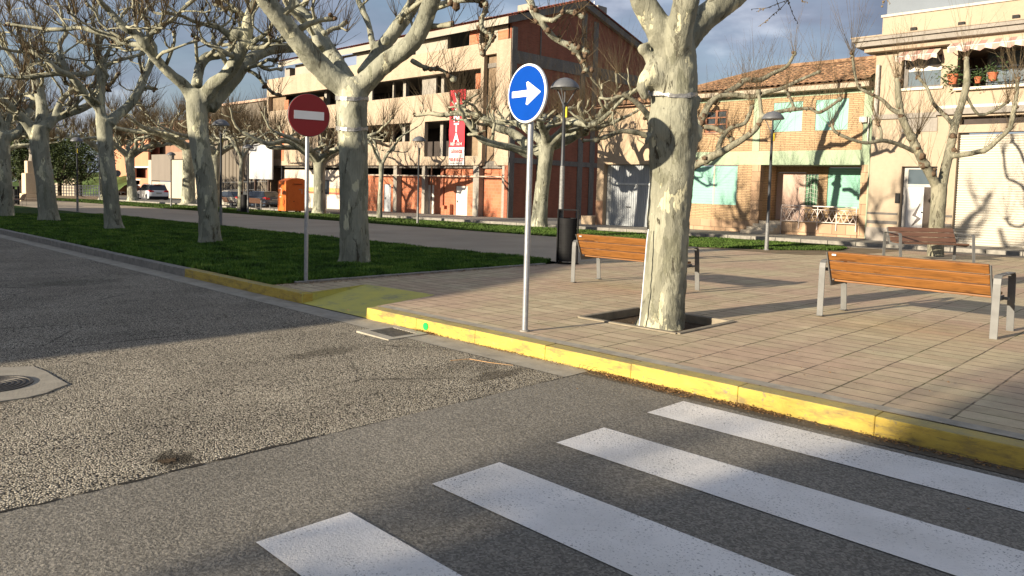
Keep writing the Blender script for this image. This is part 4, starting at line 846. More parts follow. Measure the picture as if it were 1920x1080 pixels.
for i in range(28): mb.tube([(op[0]+.1+i*.35,YB-.1,op[1]),(op[0]+.1+i*.35,YB-.1,op[1]+.62)],.009,4)
mb.build('balcony_rail',MT['black'],bB)
# door
mb=MB();D=dr_;Yd=YB+.22
mb.box(D[0]+.02,Yd,D[1]-.2,D[0]+.17,Yd+.08,D[3]-.02);mb.box(D[0]+.17,Yd,D[3]-.1,D[2]-.02,Yd+.08,D[3]-.02);zt_=oy(1720,348,Yd).z;mb.box(D[0]+.17,Yd,zt_-.05,D[2]-.02,Yd+.08,zt_+.05);xs_=oy(1731,380,Yd).x;mb.box(D[2]-.08,Yd,D[1]-.2,D[2]-.02,Yd+.08,zt_-.05)
df=mb.each('door_frame',simple('grey_door_frame',(.42,.40,.37),.5),bB)
mb=MB();mb.box(D[0]+.175,Yd+.03,zt_+.05,D[2]-.025,Yd+.05,D[3]-.1);mb.build('transom_glass',MT['skyglass'],df)
mb=MB();mb.box(D[0]+.17,Yd+.01,D[1]-.3,xs_,Yd+.06,zt_-.055);dd=mb.build('door',simple('white_door_leaf',(.62,.60,.58),.4,0,.03,2),bB)
mb=MB();mb.box(xs_+.01,Yd+.03,D[1]-.3,D[2]-.085,Yd+.05,zt_-.055);mb.build('side_light',glass('brown_glass',(.06,.045,.035),.15),bB)
lp=[(1725,381),(1711.5,403.5),(1718,407),(1708,424),(1726,410.5),(1717.5,404.5)]
lp=[(1725.5,381),(1710.5,404),(1719,408.5),(1708.5,424.5),(1727,410),(1717,403.5)]
mb=MB();mb.prism([tuple(oy(a,b,Yd)) for a,b in lp],(0,-.02,0));mb.build('lightning_shaped_inlay',simple('dark_inlay',(.07,.06,.06),.3,.2),dd,fix=True)
q=oy(1728,398,Yd);mb=MB();mb.lathe((q.x,Yd-.02,q.z),[(.03,0),(.03,.03)],10,0,'y');mb.build('door_knob',MT['black'],dd)
q=rc(1679,362,1687,381,YB-.03);mb=MB();mb.box(q[0],YB-.06,q[1],q[2],YB-.002,q[3]);mb.build('intercom',MT['black'],bB,bevel=.01)
# roller shutter
mb=MB();n_=int((gs[3]+.6)/.085)
for i in range(n_):
    z=-.6+i*.085;mb.add([(gs[0],YB+.22,z),(gs[2],YB+.22,z),(gs[2],YB+.185,z+.03),(gs[0],YB+.185,z+.03),(gs[2],YB+.185,z+.062),(gs[0],YB+.185,z+.062),(gs[2],YB+.22,z+.085),(gs[0],YB+.22,z+.085)],[(0,1,2,3),(3,2,4,5),(5,4,6,7)])
mb.build('roller_shutter',simple('white_shutter_paint',(.50,.46,.385),.5,0,.04,1),bB)
mb=MB();mb.box(dt[0],YB+.3,dt[1]-.02,dt[2],YB+.34,dt[3]+.02);mb.build('dark_fascia',MT['dark'],bB)
# small grey downpipe on the corner and hanging plants in pots
mb=MB();a=oy(1646,122,YB-.08);b=oy(1639,222,YB-.08);mb.tube([(bx0_+.12,YB-.08,a.z),(bx0_+.12,YB-.08,b.z)],.07,8);mb.build('downpipe',simple('grey_pipe',(.40,.38,.35),.5),bB)
def potplant(x,y,z,label,s=1.):
    t=thing('potted_plant',(x,y,z),label,'plant','potted plants on the balcony of the beige building')
    mb=MB();mb.lathe((x,y,z),[(.09*s,0),(.14*s,.22*s),(.15*s,.22*s),(.15*s,.26*s),(.12*s,.26*s)],12);mb.build('pot',simple('terracotta',(.42,.13,.06),.8),t)
    r=random.Random(int(x*100));mb=MB()
    for i in range(160):
        a=r.uniform(0,6.28);q=Vector((x+r.gauss(0,.16)*s,y+r.gauss(0,.12)*s,z+.25*s+r.gauss(.0,.16)*s-.0));l=.05*s
        d=Vector((math.cos(a),math.sin(a),r.uniform(-.8,.8)));e_=d.orthogonal().normalized();mb.add([q-d*l,q+e_*l*.5,q+d*l,q-e_*l*.5],[(0,1,2,3)])
    mb.build('leaves',simple('dark_leaves',(.05,.085,.03),.7,0,.4,8),t)
for u,v,l,s_ in ((1786,150,'hanging potted plant with trailing leaves at the left end of the balcony',1.3),(1861,144,'terracotta pot with leafy plant near the middle of the balcony',1.1),(1833,148,'small leafy pot plant beside the balcony glazing',.8)):
    q=oy(u,v+8,YB-.25);potplant(q.x,YB-.25,q.z,l,s_)
# ================================================================ TREES
class Tree:
    def __init__(s,base,label,seed,group='pollarded plane trees',name='plane_tree'):
        s.r=random.Random(seed);s.base=Vector(base);s.limbs=[];s.br=[];s.tips=[];s.label=label;s.group=group;s.name=name;s.knobs=[]
    def px(s,pts,dep):   # traced limb: (px,py,depth offset,radius in px)
        P=[];R=[]
        for a in pts:
            d=dep+a[2];P.append(ad(a[0],a[1],d));R.append(a[3]*d/FPX)
        return P,R
    def limb(s,P,R): 
        P,R=smooth_line(P,R);s.limbs.append((P,R));return P,R
    def grow(s,p,d,r,L,lv,up=.25,wig=.33,shoot=1.):
        R=s.r;p=Vector(p);d=Vector(d).normalized();seg=.24+.05*lv*0;n=max(2,int(L/seg));P=[p.copy()];Q=[r];rr=r
        kn=R.randint(2,3)
        for i in range(n):
            d=(d+Vector((R.gauss(0,wig),R.gauss(0,wig),R.gauss(0,wig*.8)+up*.18))).normalized()
            if d.z<-.15: d.z*=.3
            p=p+d*seg;rr=r*(1-.5*(i+1)/n);P.append(p.copy());sw=1.
            if i%kn==kn-1 and i<n-1:
                sw=1.22
                if lv<3 and R.random()<.85 and rr>.009:
                    sd=(d*.35+Vector((R.gauss(0,1),R.gauss(0,1),R.gauss(.25,.6))).normalized()).normalized()
                    s.grow(p,sd,rr*.66,L*R.uniform(.35,.65),lv+1,up,wig,shoot)
                elif R.random()<.7:
                    sd=(Vector((R.gauss(0,1),R.gauss(0,1),R.gauss(.5,.7))).normalized());q=p+sd*(rr*2.2)
                    s.br.append(([p,q],[rr*.85,rr*.95]));s.tips.append((q,sd,rr,R.uniform(.35,.8)*shoot))
            Q.append(rr*sw*R.uniform(.9,1.12))
        Q[-1]*=1.7;P.append(p+d*.05);Q.append(rr*1.1)
        s.br.append((P,Q));s.tips.append((p+d*.02,d,rr*1.5,1.*shoot))
    def shoots(s,n=9,l=(.5,1.15),r0=.0062,segs=3,side=True):
        R=s.r;mb=MB()
        for p,d,rr,k in s.tips:
            m=max(1,int(n*k*R.uniform(.6,1.3)))
            for _ in range(m):
                o=Vector((R.gauss(0,1),R.gauss(0,1),R.gauss(0,1))).normalized()*rr*1.1
                dd=(Vector((0,0,.95))+d*.35+Vector((R.gauss(0,.42),R.gauss(0,.42),R.gauss(0,.28)))).normalized();ln=R.uniform(*l)*(.6+.4*k)
                q=p+o;P=[q];Q=[r0]
                for i in range(segs):
                    dd=(dd+Vector((R.gauss(0,.10),R.gauss(0,.10),.07))).normalized();q=q+dd*ln/segs;P.append(q);Q.append(r0*(1-.75*(i+1)/segs))
                    if side and i<segs-1 and R.random()<.45:
                        d3=(dd+Vector((R.gauss(0,.5),R.gauss(0,.5),R.gauss(.1,.3)))).normalized();mb.tube([q,q+d3*ln*R.uniform(.15,.35)],[r0*.55,r0*.25],3,0,False)
                mb.tube(P,Q,3,0,False)
        return mb
    def finish(s,mat_='bark',voxel=None,sides=8,twig_r=.0062,nshoot=9,shoot_len=(.5,1.15),noise=.0,side=True,segs=3,brsides=5):
        t=thing(s.name,s.base,s.label,'tree',s.group)
        mb=MB()
        for P,Q in s.limbs: mb.tube(P,Q,sides if not voxel else 16)
        for c,rad in s.knobs:
            r=s.r
            prof=[(rad*math.sin(a)*r.uniform(.8,1.15)+.001,-rad*math.cos(a)) for a in [i*math.pi/6 for i in range(7)]];mb.lathe(c,prof,10)
        o=mb.build('trunk',MT[mat_],t,smooth=True)
        if voxel:
            m=o.modifiers.new('r','REMESH');m.mode='VOXEL';m.voxel_size=voxel;m.use_smooth_shade=True
            m=o.modifiers.new('s','SMOOTH');m.factor=.6;m.iterations=6
            if noise:
                tx=bpy.data.textures.new('barklump','CLOUDS');tx.noise_scale=.28;tx.noise_depth=2
                m=o.modifiers.new('d','DISPLACE');m.texture=tx;m.strength=noise;m.mid_level=.5;m.texture_coords='LOCAL'
                tx=bpy.data.textures.new('barkfine','CLOUDS');tx.noise_scale=.07;tx.noise_depth=3
                m=o.modifiers.new('d2','DISPLACE');m.texture=tx;m.strength=noise*.35;m.mid_level=.5;m.texture_coords='LOCAL'
            dg=bpy.context.evaluated_depsgraph_get();me=bpy.data.meshes.new_from_object(o.evaluated_get(dg));o.modifiers.clear();o.data=me
        mb=MB();r=s.r
        for P,Q in s.br: mb.tube(P,Q,brsides)
        for p,d,rr,k in s.tips:
            if rr<.012: continue
            for q in range(1 if rr<.03 else 3):
                c=p+Vector((r.gauss(0,.5),r.gauss(0,.5),r.gauss(0,.5)))*rr;R0=rr*r.uniform(.7,1.2)
                o=len(mb.v)
                vv=[(0,0,1),(0,0,-1)]+[(math.cos(a_)*.9,math.sin(a_)*.9,zz) for zz in (.45,-.45) for a_ in [i*math.pi*.4 for i in range(5)]]
                mb.v+=[tuple(c+Vector(w)*R0*r.uniform(.65,1.35)) for w in vv]
                for i in range(5):
                    j=(i+1)%5;mb.f+=[(o,o+2+i,o+2+j),(o+2+i,o+7+i,o+7+j,o+2+j),(o+1,o+7+j,o+7+i)];mb.m+=[1,1,1]
        if mb.f: mb.build('branches',[MT['branch'],MT['knob']],t,smooth=True)
        # rough knobs at the branch ends
        if s.tips: s.shoots(nshoot,shoot_len,twig_r,segs,side).build('shoots',MT['shoot'],t)
        return t
def smooth_line(P,R,sub=4):
    P=[Vector(p) for p in P];n=len(P);o=[];q=[]
    for i in range(n-1):
        p0=P[max(0,i-1)];p1=P[i];p2=P[i+1];p3=P[min(n-1,i+2)]
        for k in range(sub):
            t=k/sub;o.append(.5*((2*p1)+(p2-p0)*t+(2*p0-5*p1+4*p2-p3)*t*t+(-p0+3*p1-3*p2+p3)*t**3));q.append(R[i]+(R[i+1]-R[i])*t)
    o.append(P[-1]);q.append(R[-1]);return o,q
def fill_crown(T,P,R,k0=.35,every=3,L=(.9,1.8),lv=0,rk=.5,up=.3,shoot=1.,spread=1.):
    n=len(P);r=T.r
    for i in range(int(n*k0),n-1,every):
        d=(P[min(i+1,n-1)]-P[i-1]).normalized();o=Vector((r.gauss(0,1),r.gauss(0,1),r.gauss(.3,.5))).normalized();o=(o-d*o.dot(d)*.7).normalized()
        T.grow(P[i]+o*R[i]*.6,(o*spread+d*.4),max(.018,R[i]*rk),r.uniform(*L),lv,up,.33,shoot)
    d=(P[-1]-P[-2]).normalized();T.grow(P[-1],d,R[-1]*.9,r.uniform(*L)*1.1,0,up,.33,shoot)
# ---- nearest tree (traced)
T=Tree(tuple(Vector((-4.88,7.43,G(-4.88,7.43)+.06))),'largest nearest plane tree growing from the stone edged pit in the plaza',11)
D=8.77
P,R=T.px([(1236,640,0,56),(1238,612,0,46),(1241,595,0,42.5),(1245,540,0,40.5),(1251,450,0,39.5),(1256,380,0,40),(1260,320,0,42),(1262,262,0,46.5),(1262,235,0,47),(1264,205,0,43.5),(1265,170,0,42),(1265,130,0,42),(1262,100,0,41),(1258,75,0,40),(1256,52,0,33)],D);T.limb(P,R)
P,R=T.px([(1252,95,-.02,30),(1238,62,-.1,27),(1222,32,-.15,24.5),(1205,0,-.2,22.5),(1192,-40,-.25,21),(1150,-110,-.3,19),(1075,-190,-.3,17),(985,-250,-.2,14)],D);T.limb(P,R);fill_crown(T,P,R,.55,4)
P,R=T.px([(1265,110,-.10,28),(1272,70,-.22,26),(1281,30,-.3,24.5),(1288,-5,-.36,23),(1296,-70,-.4,21),(1280,-150,-.3,18),(1290,-250,-.2,14)],D);T.limb(P,R);fill_crown(T,P,R,.6,4)
P,R=T.px([(1268,95,.2,30),(1292,62,.3,28),(1322,33,.4,25),(1355,8,.5,23.5),(1390,-20,.6,22),(1450,-85,.8,19),(1540,-150,1.,16),(1640,-190,1.2,12)],D);T.limb(P,R);fill_crown(T,P,R,.6,4)
P,R=T.px([(1270,100,.4,24),(1285,20,.9,20),(1240,-80,1.6,16),(1160,-160,2.4,12)],D);T.limb(P,R);fill_crown(T,P,R,.5,4)
# burls and stubs on the left side
P,R=T.px([(1245,118,-.05,20),(1226,112,-.1,15),(1216,104,-.12,9),(1208,92,-.14,8),(1206,86,-.14,9)],D);T.limb(P,R)
P,R=T.px([(1240,150,-.05,30),(1222,148,-.12,24),(1210,154,-.14,17),(1203,162,-.15,9)],D);T.limb(P,R)
P,R=T.px([(1240,128,-.1,26),(1222,130,-.12,15),(1214,132,-.14,8)],D);T.limb(P,R)
for a in ((1204,92,-.16,9.5),(1211,84,-.14,6),(1204,168,-.16,10),(1198,160,-.18,6),(1209,180,-.16,9),(1216,250,-.18,6),(1213,263,-.2,5),(1301,192,-.05,15),(1297,250,.02,22)):
    T.knobs.append((ad(a[0],a[1],D+a[2]),a[3]*D/FPX))
P,R=T.px([(1222,252,-.2,5),(1214,262,-.25,5.5),(1212,272,-.25,4)],D);T.limb(P,R)
T1=T.finish('bark_near',voxel=.021,noise=.035,nshoot=7,twig_r=.005,shoot_len=(.4,.9),brsides=7)
# tape round its trunk
def tape(T_,px,py,rx,depth,lab,h=.03):
    c=ad(px,py,depth);r=rx*depth/FPX;mb=MB();n=28
    V=[];F=[]
    rr=random.Random(int(px))
    for i in range(n):
        a=2*math.pi*i/n;k=r*(1.015+rr.uniform(0,.03))
        for zz in (-h,-.3*h,.4*h,h): V.append((c.x+k*math.cos(a)*(1+rr.uniform(-.01,.02)),c.y+k*math.sin(a),c.z+zz+rr.uniform(-.012,.012)+.02*math.sin(a*2)))
    for i in range(n):
        for j in range(3): F.append((4*i+j,4*((i+1)%n)+j,4*((i+1)%n)+j+1,4*i+j+1))
    mb.add(V,F);o=mb.build('tape_band',MT['tape'],T_);return o
tape(T1,1261,181,44.5,D,'',.022)
# ---- lawn row, traced
def near_tree(base,dep,label,seed,limbs,mat_='bark_dark',voxel=.035,every=3,L=(.8,1.8),k0=.35,nshoot=11,tw=.0085,noise=.035,rk=.40,extra=True):
    T=Tree(base,label,seed);ks=.92 if dep>16 else 1.
    for i,l in enumerate(limbs):
        l=[(a[0],a[1],a[2],a[3]*ks) for a in l]
        P,R=T.px(l,dep);P,R=T.limb(P,R)
        if i>0: fill_crown(T,P,R,k0,every,L,0,rk)
    return T,lambda **k:T.finish(mat_,voxel=voxel,noise=noise,nshoot=nshoot,twig_r=tw,**k)
b=gp(664,500)
T,fin=near_tree((b.x,b.y+.28,b.z),14.8,'big plane tree behind the no entry sign, two silver tape bands on its trunk',21,[
 [(664,512,0,46),(664,497,0,34),(665,480,0,28.5),(664,400,0,26.5),(663,300,0,27),(661,240,0,28),(660,195,0,29),(662,165,0,29),(663,148,0,24)],
 [(655,165,0,24),(628,150,-.1,22),(600,124,-.2,21.5),(572,92,-.4,20),(546,60,-.6,18),(522,30,-.8,18),(500,2,-1.,17),(478,-30,-1.2,15),(430,-90,-1.6,12)],
 [(650,150,.1,18),(628,115,.4,15.5),(606,80,.7,15),(588,50,.9,14.5),(560,20,1.1,14),(535,-15,1.3,13),(510,-60,1.5,11)],
 [(672,165,0,22),(695,145,-.1,19),(718,122,-.2,18.5),(748,100,-.3,18),(775,78,-.4,17.5),(792,48,-.5,17),(806,12,-.6,16.5),(822,-25,-.7,15),(870,-80,-.8,12)],
 [(680,140,.3,14),(700,112,.5,13),(725,78,.7,13),(748,48,.8,14),(768,20,.9,13),(785,-20,1.,12),(790,-70,1.,9)],
 [(703,100,.5,7),(697,75,.7,6),(690,42,.9,6),(676,12,1.1,6),(664,-20,1.2,5)],
 [(600,92,.3,10),(592,70,.5,8),(588,55,.8,6)],
],voxel=.03,k0=.5,every=4,L=(.6,1.4),nshoot=10,tw=.0065)
T.knobs.append((ad(722,77,14.6),9*14.6/FPX));T.knobs.append((ad(608,62,14.9),7*14.8/FPX))
# dark hanging branches to its right, over the block
for l in ([(812,15,.2,8),(850,2,.0,8),(885,-3,-.2,8),(912,8,-.3,6),(903,35,-.3,5),(905,55,-.3,5),(922,68,-.3,4.5),(916,85,-.2,4),(904,100,-.2,4.5)],
          [(985,-30,-1,8),(1000,20,-1,7),(1018,45,-1,6.5),(1040,72,-.8,6),(1068,85,-.8,5.5),(1092,92,-.8,6),(1100,98,-.8,5)],
          [(1010,30,-1,5),(1035,38,-1.2,5),(1062,22,-1.3,4.5),(1092,30,-1.3,4.5)],
          [(1060,84,-.8,4.5),(1080,98,-.7,5),(1095,122,-.7,4),(1098,132,-.7,5)],
          [(770,112,.8,5),(800,128,.9,5),(826,130,1.0,4.5),(850,148,1.1,5)]):
    P,R=T.px(l,14.8);P,R=T.limb(P,R)
    for i in range(4,len(P),3): T.tips.append((P[i],(P[i]-P[i-1]).normalized(),R[i],.55))
    T.tips.append((P[-1],Vector((0,0,1)),R[-1],1.3));T.knobs.append((P[-1],R[-1]*1.5))
T2=fin()
tape(T2,660,187,29.8,14.8,'',.035);tape(T2,660,243,28.8,14.8,'',.035)
b=gp(394,459)
T,fin=near_tree((b.x,b.y+.25,b.z),19.5,'plane tree second from the no entry sign with a curved pale trunk and arching limbs',22,[
 [(394,472,0,36),(394,457,0,26),(393,440,0,21),(391,400,0,20),(386,340,0,19.5),(377,285,0,19.5),(371,240,0,20),(370,205,0,21.5),(372,182,0,23),(374,168,0,17)],
 [(362,185,0,14),(345,160,-.2,12),(325,143,-.4,10.5),(303,122,-.6,10),(284,100,-.8,10.5),(270,82,-1,10),(252,62,-1.1,9),(232,50,-1.3,8),(205,20,-1.5,7)],
 [(280,98,-.8,7),(262,85,-.8,7),(232,80,-.7,6),(205,66,-.7,6),(175,58,-.7,6),(150,52,-.6,5),(125,55,-.6,5)],
 [(270,80,-1,7),(285,62,-1,6),(303,48,-1.1,6),(325,36,-1.2,5),(350,10,-1.2,5)],
 [(368,165,.2,12),(372,140,.4,10),(378,118,.6,10),(392,105,.8,10),(415,103,1.,8),(440,88,1.2,6)],
 [(382,190,0,17),(398,162,-.1,15),(420,145,-.2,13.5),(438,122,-.3,14),(452,95,-.4,13),(462,68,-.5,12),(465,45,-.6,12),(470,20,-.6,9),(482,-5,-.7,8)],
 [(392,205,.1,14),(412,180,.3,14),(440,148,.5,12.5),(462,118,.8,12.5),(490,98,1.2,12),(525,90,1.7,11),(560,88,2.2,9),(600,70,2.8,7)],
 [(455,78,-.4,8),(470,82,-.5,6),(485,72,-.6,5.5),(504,60,-.8,5)],
 [(440,75,-.4,9),(425,62,-.5,8),(405,50,-.6,6),(380,45,-.7,5)],
],voxel=.034)
T.knobs.append((ad(372,152,19.3),6*19.4/FPX));T.knobs.append((ad(268,78,18.5),9*19/FPX));T.knobs.append((ad(445,62,18.9),12*19/FPX))
# long dark branch dropping right towards the block
P,R=T.px([(470,98,1.,4),(455,125,1.,4),(480,140,1.1,4),(500,163,1.2,3.6),(515,176,1.3,3.4),(530,178,1.4,3)],19.5);P,R=T.limb(P,R)
for i in range(3,len(P),3): T.tips.append((P[i],Vector((.2,0,1)),R[i],.7))
T3=fin()
b=gp(213,432)
T,fin=near_tree((b.x,b.y+.25,b.z),25.,'plane tree third along the lawn with a straight trunk and a sunlit forked top',23,[
 [(216,446,0,31),(214,431,0,21),(212,415,0,16.5),(208,370,0,15),(203,320,0,14.5),(198,270,0,14.5),(196,240,0,15),(197,222,0,15)],
 [(192,235,0,12),(189,212,-.1,10),(188,190,-.2,9),(189,160,-.3,9),(192,135,-.4,9.5),(190,122,-.4,11)],
 [(186,205,-.1,8),(172,190,-.4,8),(158,174,-.7,8),(146,158,-1,8),(138,145,-1.2,7)],
 [(205,232,.0,12),(218,218,.2,10),(240,200,.5,9.5),(258,175,.8,9),(268,150,1.,8.5),(278,130,1.2,7.5),(290,100,1.5,7)],
 [(145,155,-1,6),(128,140,-1.1,6),(112,118,-1.2,6),(98,100,-1.3,5),(70,95,-1.4,4.5),(40,98,-1.5,4)],
 [(190,128,-.4,7),(170,137,-.6,6),(140,140,-.8,6),(105,138,-1.,6),(75,142,-1.2,6),(40,146,-1.4,5),(5,142,-1.6,5)],
 [(128,138,-1.1,5),(118,110,-1.1,5),(112,82,-1.,5),(124,62,-1.,5),(118,40,-1,4)],
 [(196,125,-.4,5),(215,115,-.3,5),(235,110,-.2,4),(256,104,0,4)],
 [(186,120,-.4,5),(180,95,-.5,5),(182,70,-.5,5),(176,50,-.6,5)],
],voxel=.04,tw=.010)
T4=fin()
b=gp(92,417)
T,fin=near_tree((b.x,b.y+.3,b.z),29.5,'stout shaded plane tree fourth along the lawn beside the thin grey lamp post',24,[
 [(94,430,0,30),(92,416,0,22),(90,395,0,18),(84,340,0,16.5),(77,290,0,16.5),(73,255,0,18),(76,235,0,16)],
 [(66,250,0,13),(48,228,-.3,10),(28,208,-.6,9),(8,190,-1,8),(-15,172,-1.3,7)],
 [(78,240,0,13),(80,212,.2,12),(76,185,.3,10),(70,158,.4,11),(66,148,.5,8),(55,120,.6,7),(45,90,.7,6)],
 [(86,240,0,10),(105,222,.3,8),(130,212,.6,8),(155,203,.9,8),(180,190,1.2,6)],
 [(98,228,.2,7),(108,205,.4,7),(120,182,.6,6),(150,165,.9,6),(190,160,1.2,5)],
 [(60,140,.5,5),(35,120,.4,5),(10,90,.3,5),(0,70,.2,5)],
],voxel=.045,tw=.012)
T5=fin()
b=gp(10,408)
T,fin=near_tree((b.x,b.y+.3,b.z),33.,'plane tree cut by the left edge of the picture, farthest of the lawn row',25,[
 [(13,420,0,20),(11,405,0,15.5),(8,350,0,14.5),(4,290,0,14.5),(2,250,0,15)],
 [(2,262,0,13),(20,255,.2,11),(38,245,.4,9),(46,225,.6,8),(58,205,.9,7)],
 [(0,250,0,12),(-5,220,0,10),(-20,190,0,9)],
 [(10,255,.3,8),(14,232,.4,6),(25,205,.6,6),(40,180,.7,5)],
],voxel=.05,tw=.013)
T6=fin()
# ---- procedural umbrella crowned plane tree
def umbrella(base,label,seed,h=3.6,tr=.30,nl=5,reach=3.6,lean=(0,0),mat_='bark_dark',tw=.009,nshoot=10,az0=None,sl=(.7,1.5),L=(.7,1.5),every=4,group='pollarded plane trees',vox=None,rise=1.1,traced=None,dep=None,rk=.5,lv=0):
    T=Tree(base,label,seed,group);r=T.r;b=Vector(base);top=b+Vector((lean[0],lean[1],h))
    P=[b+Vector((0,0,-.2)),b+Vector((0,0,.12)),b+Vector((0,0,.5))+Vector((lean[0],lean[1],0))*.1,b+Vector((lean[0]*.3,lean[1]*.3,h*.4)),b+Vector((lean[0]*.75,lean[1]*.75,h*.75)),top,top+Vector((0,0,.15))]
    T.limb(P,[tr*1.5,tr*1.15,tr,tr*.9,tr*.88,tr*1.02,tr*.7])
    if traced:
        for l in traced:
            P,R=T.px(l,dep);P,R=T.limb(P,R);fill_crown(T,P,R,.35,every,L,lv,rk)
    a0=r.uniform(0,6.28) if az0 is None else az0
    for i in range(nl):
        a=a0+2*math.pi*i/nl+r.gauss(0,.2);rc_=reach*r.uniform(.75,1.1);d=Vector((math.cos(a),math.sin(a),0));s_=Vector((-d.y,d.x,0))
        P=[top-Vector((0,0,.12)),top+d*rc_*.18+Vector((0,0,rise*.35)),top+d*rc_*.42+s_*r.gauss(0,.15)+Vector((0,0,rise*.7+r.gauss(0,.1))),top+d*rc_*.7+s_*r.gauss(0,.3)+Vector((0,0,rise*.85+r.gauss(0,.2))),top+d*rc_+s_*r.gauss(0,.4)+Vector((0,0,rise+r.gauss(0,.3)))]
        P,R=T.limb(P,[tr*.62,tr*.52,tr*.42,tr*.32,tr*.2]);fill_crown(T,P,R,.3,every,L,lv,rk)
    return T.finish(mat_,voxel=vox,sides=10,twig_r=tw,nshoot=nshoot,shoot_len=sl,side=False,segs=2,brsides=5,noise=.03 if vox else 0)
# row along the back street, traced where they show clearly
b=gp(1757,481);D=20.4
E_=Tree((b.x,b.y+.15,b.z),'slim plane tree behind the dark bench in front of the beige building',31)
for l in ([(1754,492,0,16),(1754,478,0,14.5),(1755,440,0,13.5),(1758,400,0,13),(1760,370,0,13.5),(1761,345,0,14)],
          [(1756,350,0,9),(1745,328,-.1,8.5),(1733,308,-.2,8),(1722,286,-.3,8),(1711,262,-.4,7.5),(1700,240,-.5,7),(1690,215,-.5,6.5),(1684,180,-.5,6),(1683,150,-.5,5)],
          [(1766,350,0,9),(1772,318,.1,8.5),(1780,285,.2,8),(1787,250,.3,7.5),(1794,222,.4,7),(1803,195,.5,6.5),(1811,165,.5,6.5),(1813,145,.5,6),(1812,110,.5,4)],
          [(1778,292,.2,6),(1800,291,0,5),(1828,286,-.2,5),(1850,280,-.3,4.8),(1870,263,-.4,4.5),(1893,240,-.5,4.5),(1899,215,-.6,4.5),(1905,185,-.6,4),(1908,150,-.6,3.5)],
          [(1713,284,-.3,4.5),(1695,275,-.5,4),(1670,266,-.7,4),(1650,264,-.9,3.8),(1625,268,-1,3.6),(1598,262,-1.1,3.4),(1567,248,-1.2,3.2),(1560,235,-1.2,3)],
          [(1652,264,-.9,3),(1652,245,-.9,3),(1646,232,-.9,3)],
          [(1790,238,.3,4),(1775,220,.5,4),(1760,205,.7,4),(1748,190,.8,3.5),(1738,165,.9,3),(1722,145,1,3)],
          [(1690,215,-.5,4),(1672,205,-.5,4),(1655,188,-.5,3.5),(1630,175,-.5,3.5),(1612,165,-.5,3),(1603,140,-.5,3),(1598,100,-.5,3)],
          [(1812,180,.5,3),(1835,215,.6,3),(1868,205,.7,3),(1890,190,.7,3)],
          [(1720,280,-.3,3),(1716,262,-.2,3),(1722,248,-.2,3)]):
    P,R=E_.px(l,D);P,R=E_.limb(P,R)
    if len(l)>4 and l[0][1]>480: continue
    for i in range(5,len(P),3):
        if E_.r.random()<.5: E_.tips.append((P[i],(P[i]-P[i-1]).normalized(),R[i]*.8,.6));E_.knobs.append((P[i],R[i]*E_.r.uniform(1.0,1.35)))
    E_.tips.append((P[-1],Vector((0,0,1)),R[-1],1.5));E_.knobs.append((P[-1],R[-1]*1.3))
E_.finish('bark_slim',voxel=.022,twig_r=.0052,nshoot=14,shoot_len=(.6,1.7),noise=.015)
# tree hidden behind the big trunk, its branches cross the brick house
bF=gp(1252,446);bF=Vector((bF.x-.0,bF.y+.2,bF.z))
F_=Tree(tuple(bF),'plane tree whose grey limbs spread in front of the yellow brick house',32);D=26.3
for l in ([(1262,455,0,14),(1265,440,0,12),(1268,380,0,11),(1270,340,0,11),(1272,318,0,12)],
          [(1276,330,0,9),(1300,312,-.2,8),(1330,296,-.5,7.5),(1355,284,-.7,7),(1378,270,-.9,6.5),(1400,256,-1,6),(1418,240,-1.1,5.5),(1428,222,-1.2,5),(1450,212,-1.3,4.5),(1475,207,-1.3,4),(1495,205,-1.4,3.8),(1520,204,-1.4,3.6),(1535,211,-1.4,3.5),(1556,200,-1.4,3.4),(1575,186,-1.4,3)],
          [(1272,325,.2,9),(1292,270,.3,8),(1310,235,.4,7.5),(1322,210,.5,7),(1335,190,.6,6),(1360,176,.8,6),(1385,160,1,5.5),(1398,150,1,5),(1425,150,1.2,5),(1448,138,1.3,4),(1475,125,1.4,3.5),(1490,100,1.5,3)],
          [(1325,205,.5,5.5),(1345,182,.5,5),(1380,178,.4,5),(1410,182,.3,4.5),(1440,172,.2,4),(1465,166,.1,4),(1500,150,0,3.6),(1535,135,-.1,3)],
          [(1428,222,-1.2,4),(1425,190,-1.2,4),(1422,172,-1.2,3.5)],
          [(1490,205,-1.4,3),(1482,185,-1.4,3),(1474,170,-1.4,3)],
          [(1345,288,-.6,5),(1352,262,-.6,5),(1370,240,-.6,4.5),(1395,232,-.7,4),(1405,215,-.8,4),(1410,200,-.8,3)],
          [(1320,238,.2,5),(1340,240,.1,5),(1360,252,0,4.5),(1372,262,0,4)],
          [(1268,325,0,9),(1240,285,.2,8),(1222,262,.3,7),(1200,250,.3,5),(1165,246,.3,4.5),(1140,255,.3,4.5),(1118,262,.3,4)],
          [(1240,285,.2,7),(1225,240,0,6),(1210,210,-.2,6),(1190,190,-.3,5),(1170,178,-.4,5),(1150,185,-.4,4)]):
    P,R=F_.px(l,D);P,R=F_.limb(P,R)
    if l[0][1]>450: continue
    for i in range(5,len(P),2):
        if F_.r.random()<.5: F_.tips.append((P[i],(P[i]-P[i-1]).normalized(),R[i]*.8,.6));F_.knobs.append((P[i],R[i]*F_.r.uniform(.95,1.3)))
    F_.tips.append((P[-1],Vector((0,0,1)),R[-1],1.5));F_.knobs.append((P[-1],R[-1]*1.6))
    if l[0][0]<1270 and l[0][1]<330: fill_crown(F_,P,R,.7,6,(.4,.8))
F_.finish('bark_slim',voxel=.03,twig_r=.006,nshoot=12,shoot_len=(.7,2.1),noise=.02)
b=gp(1003,427);D=33.9
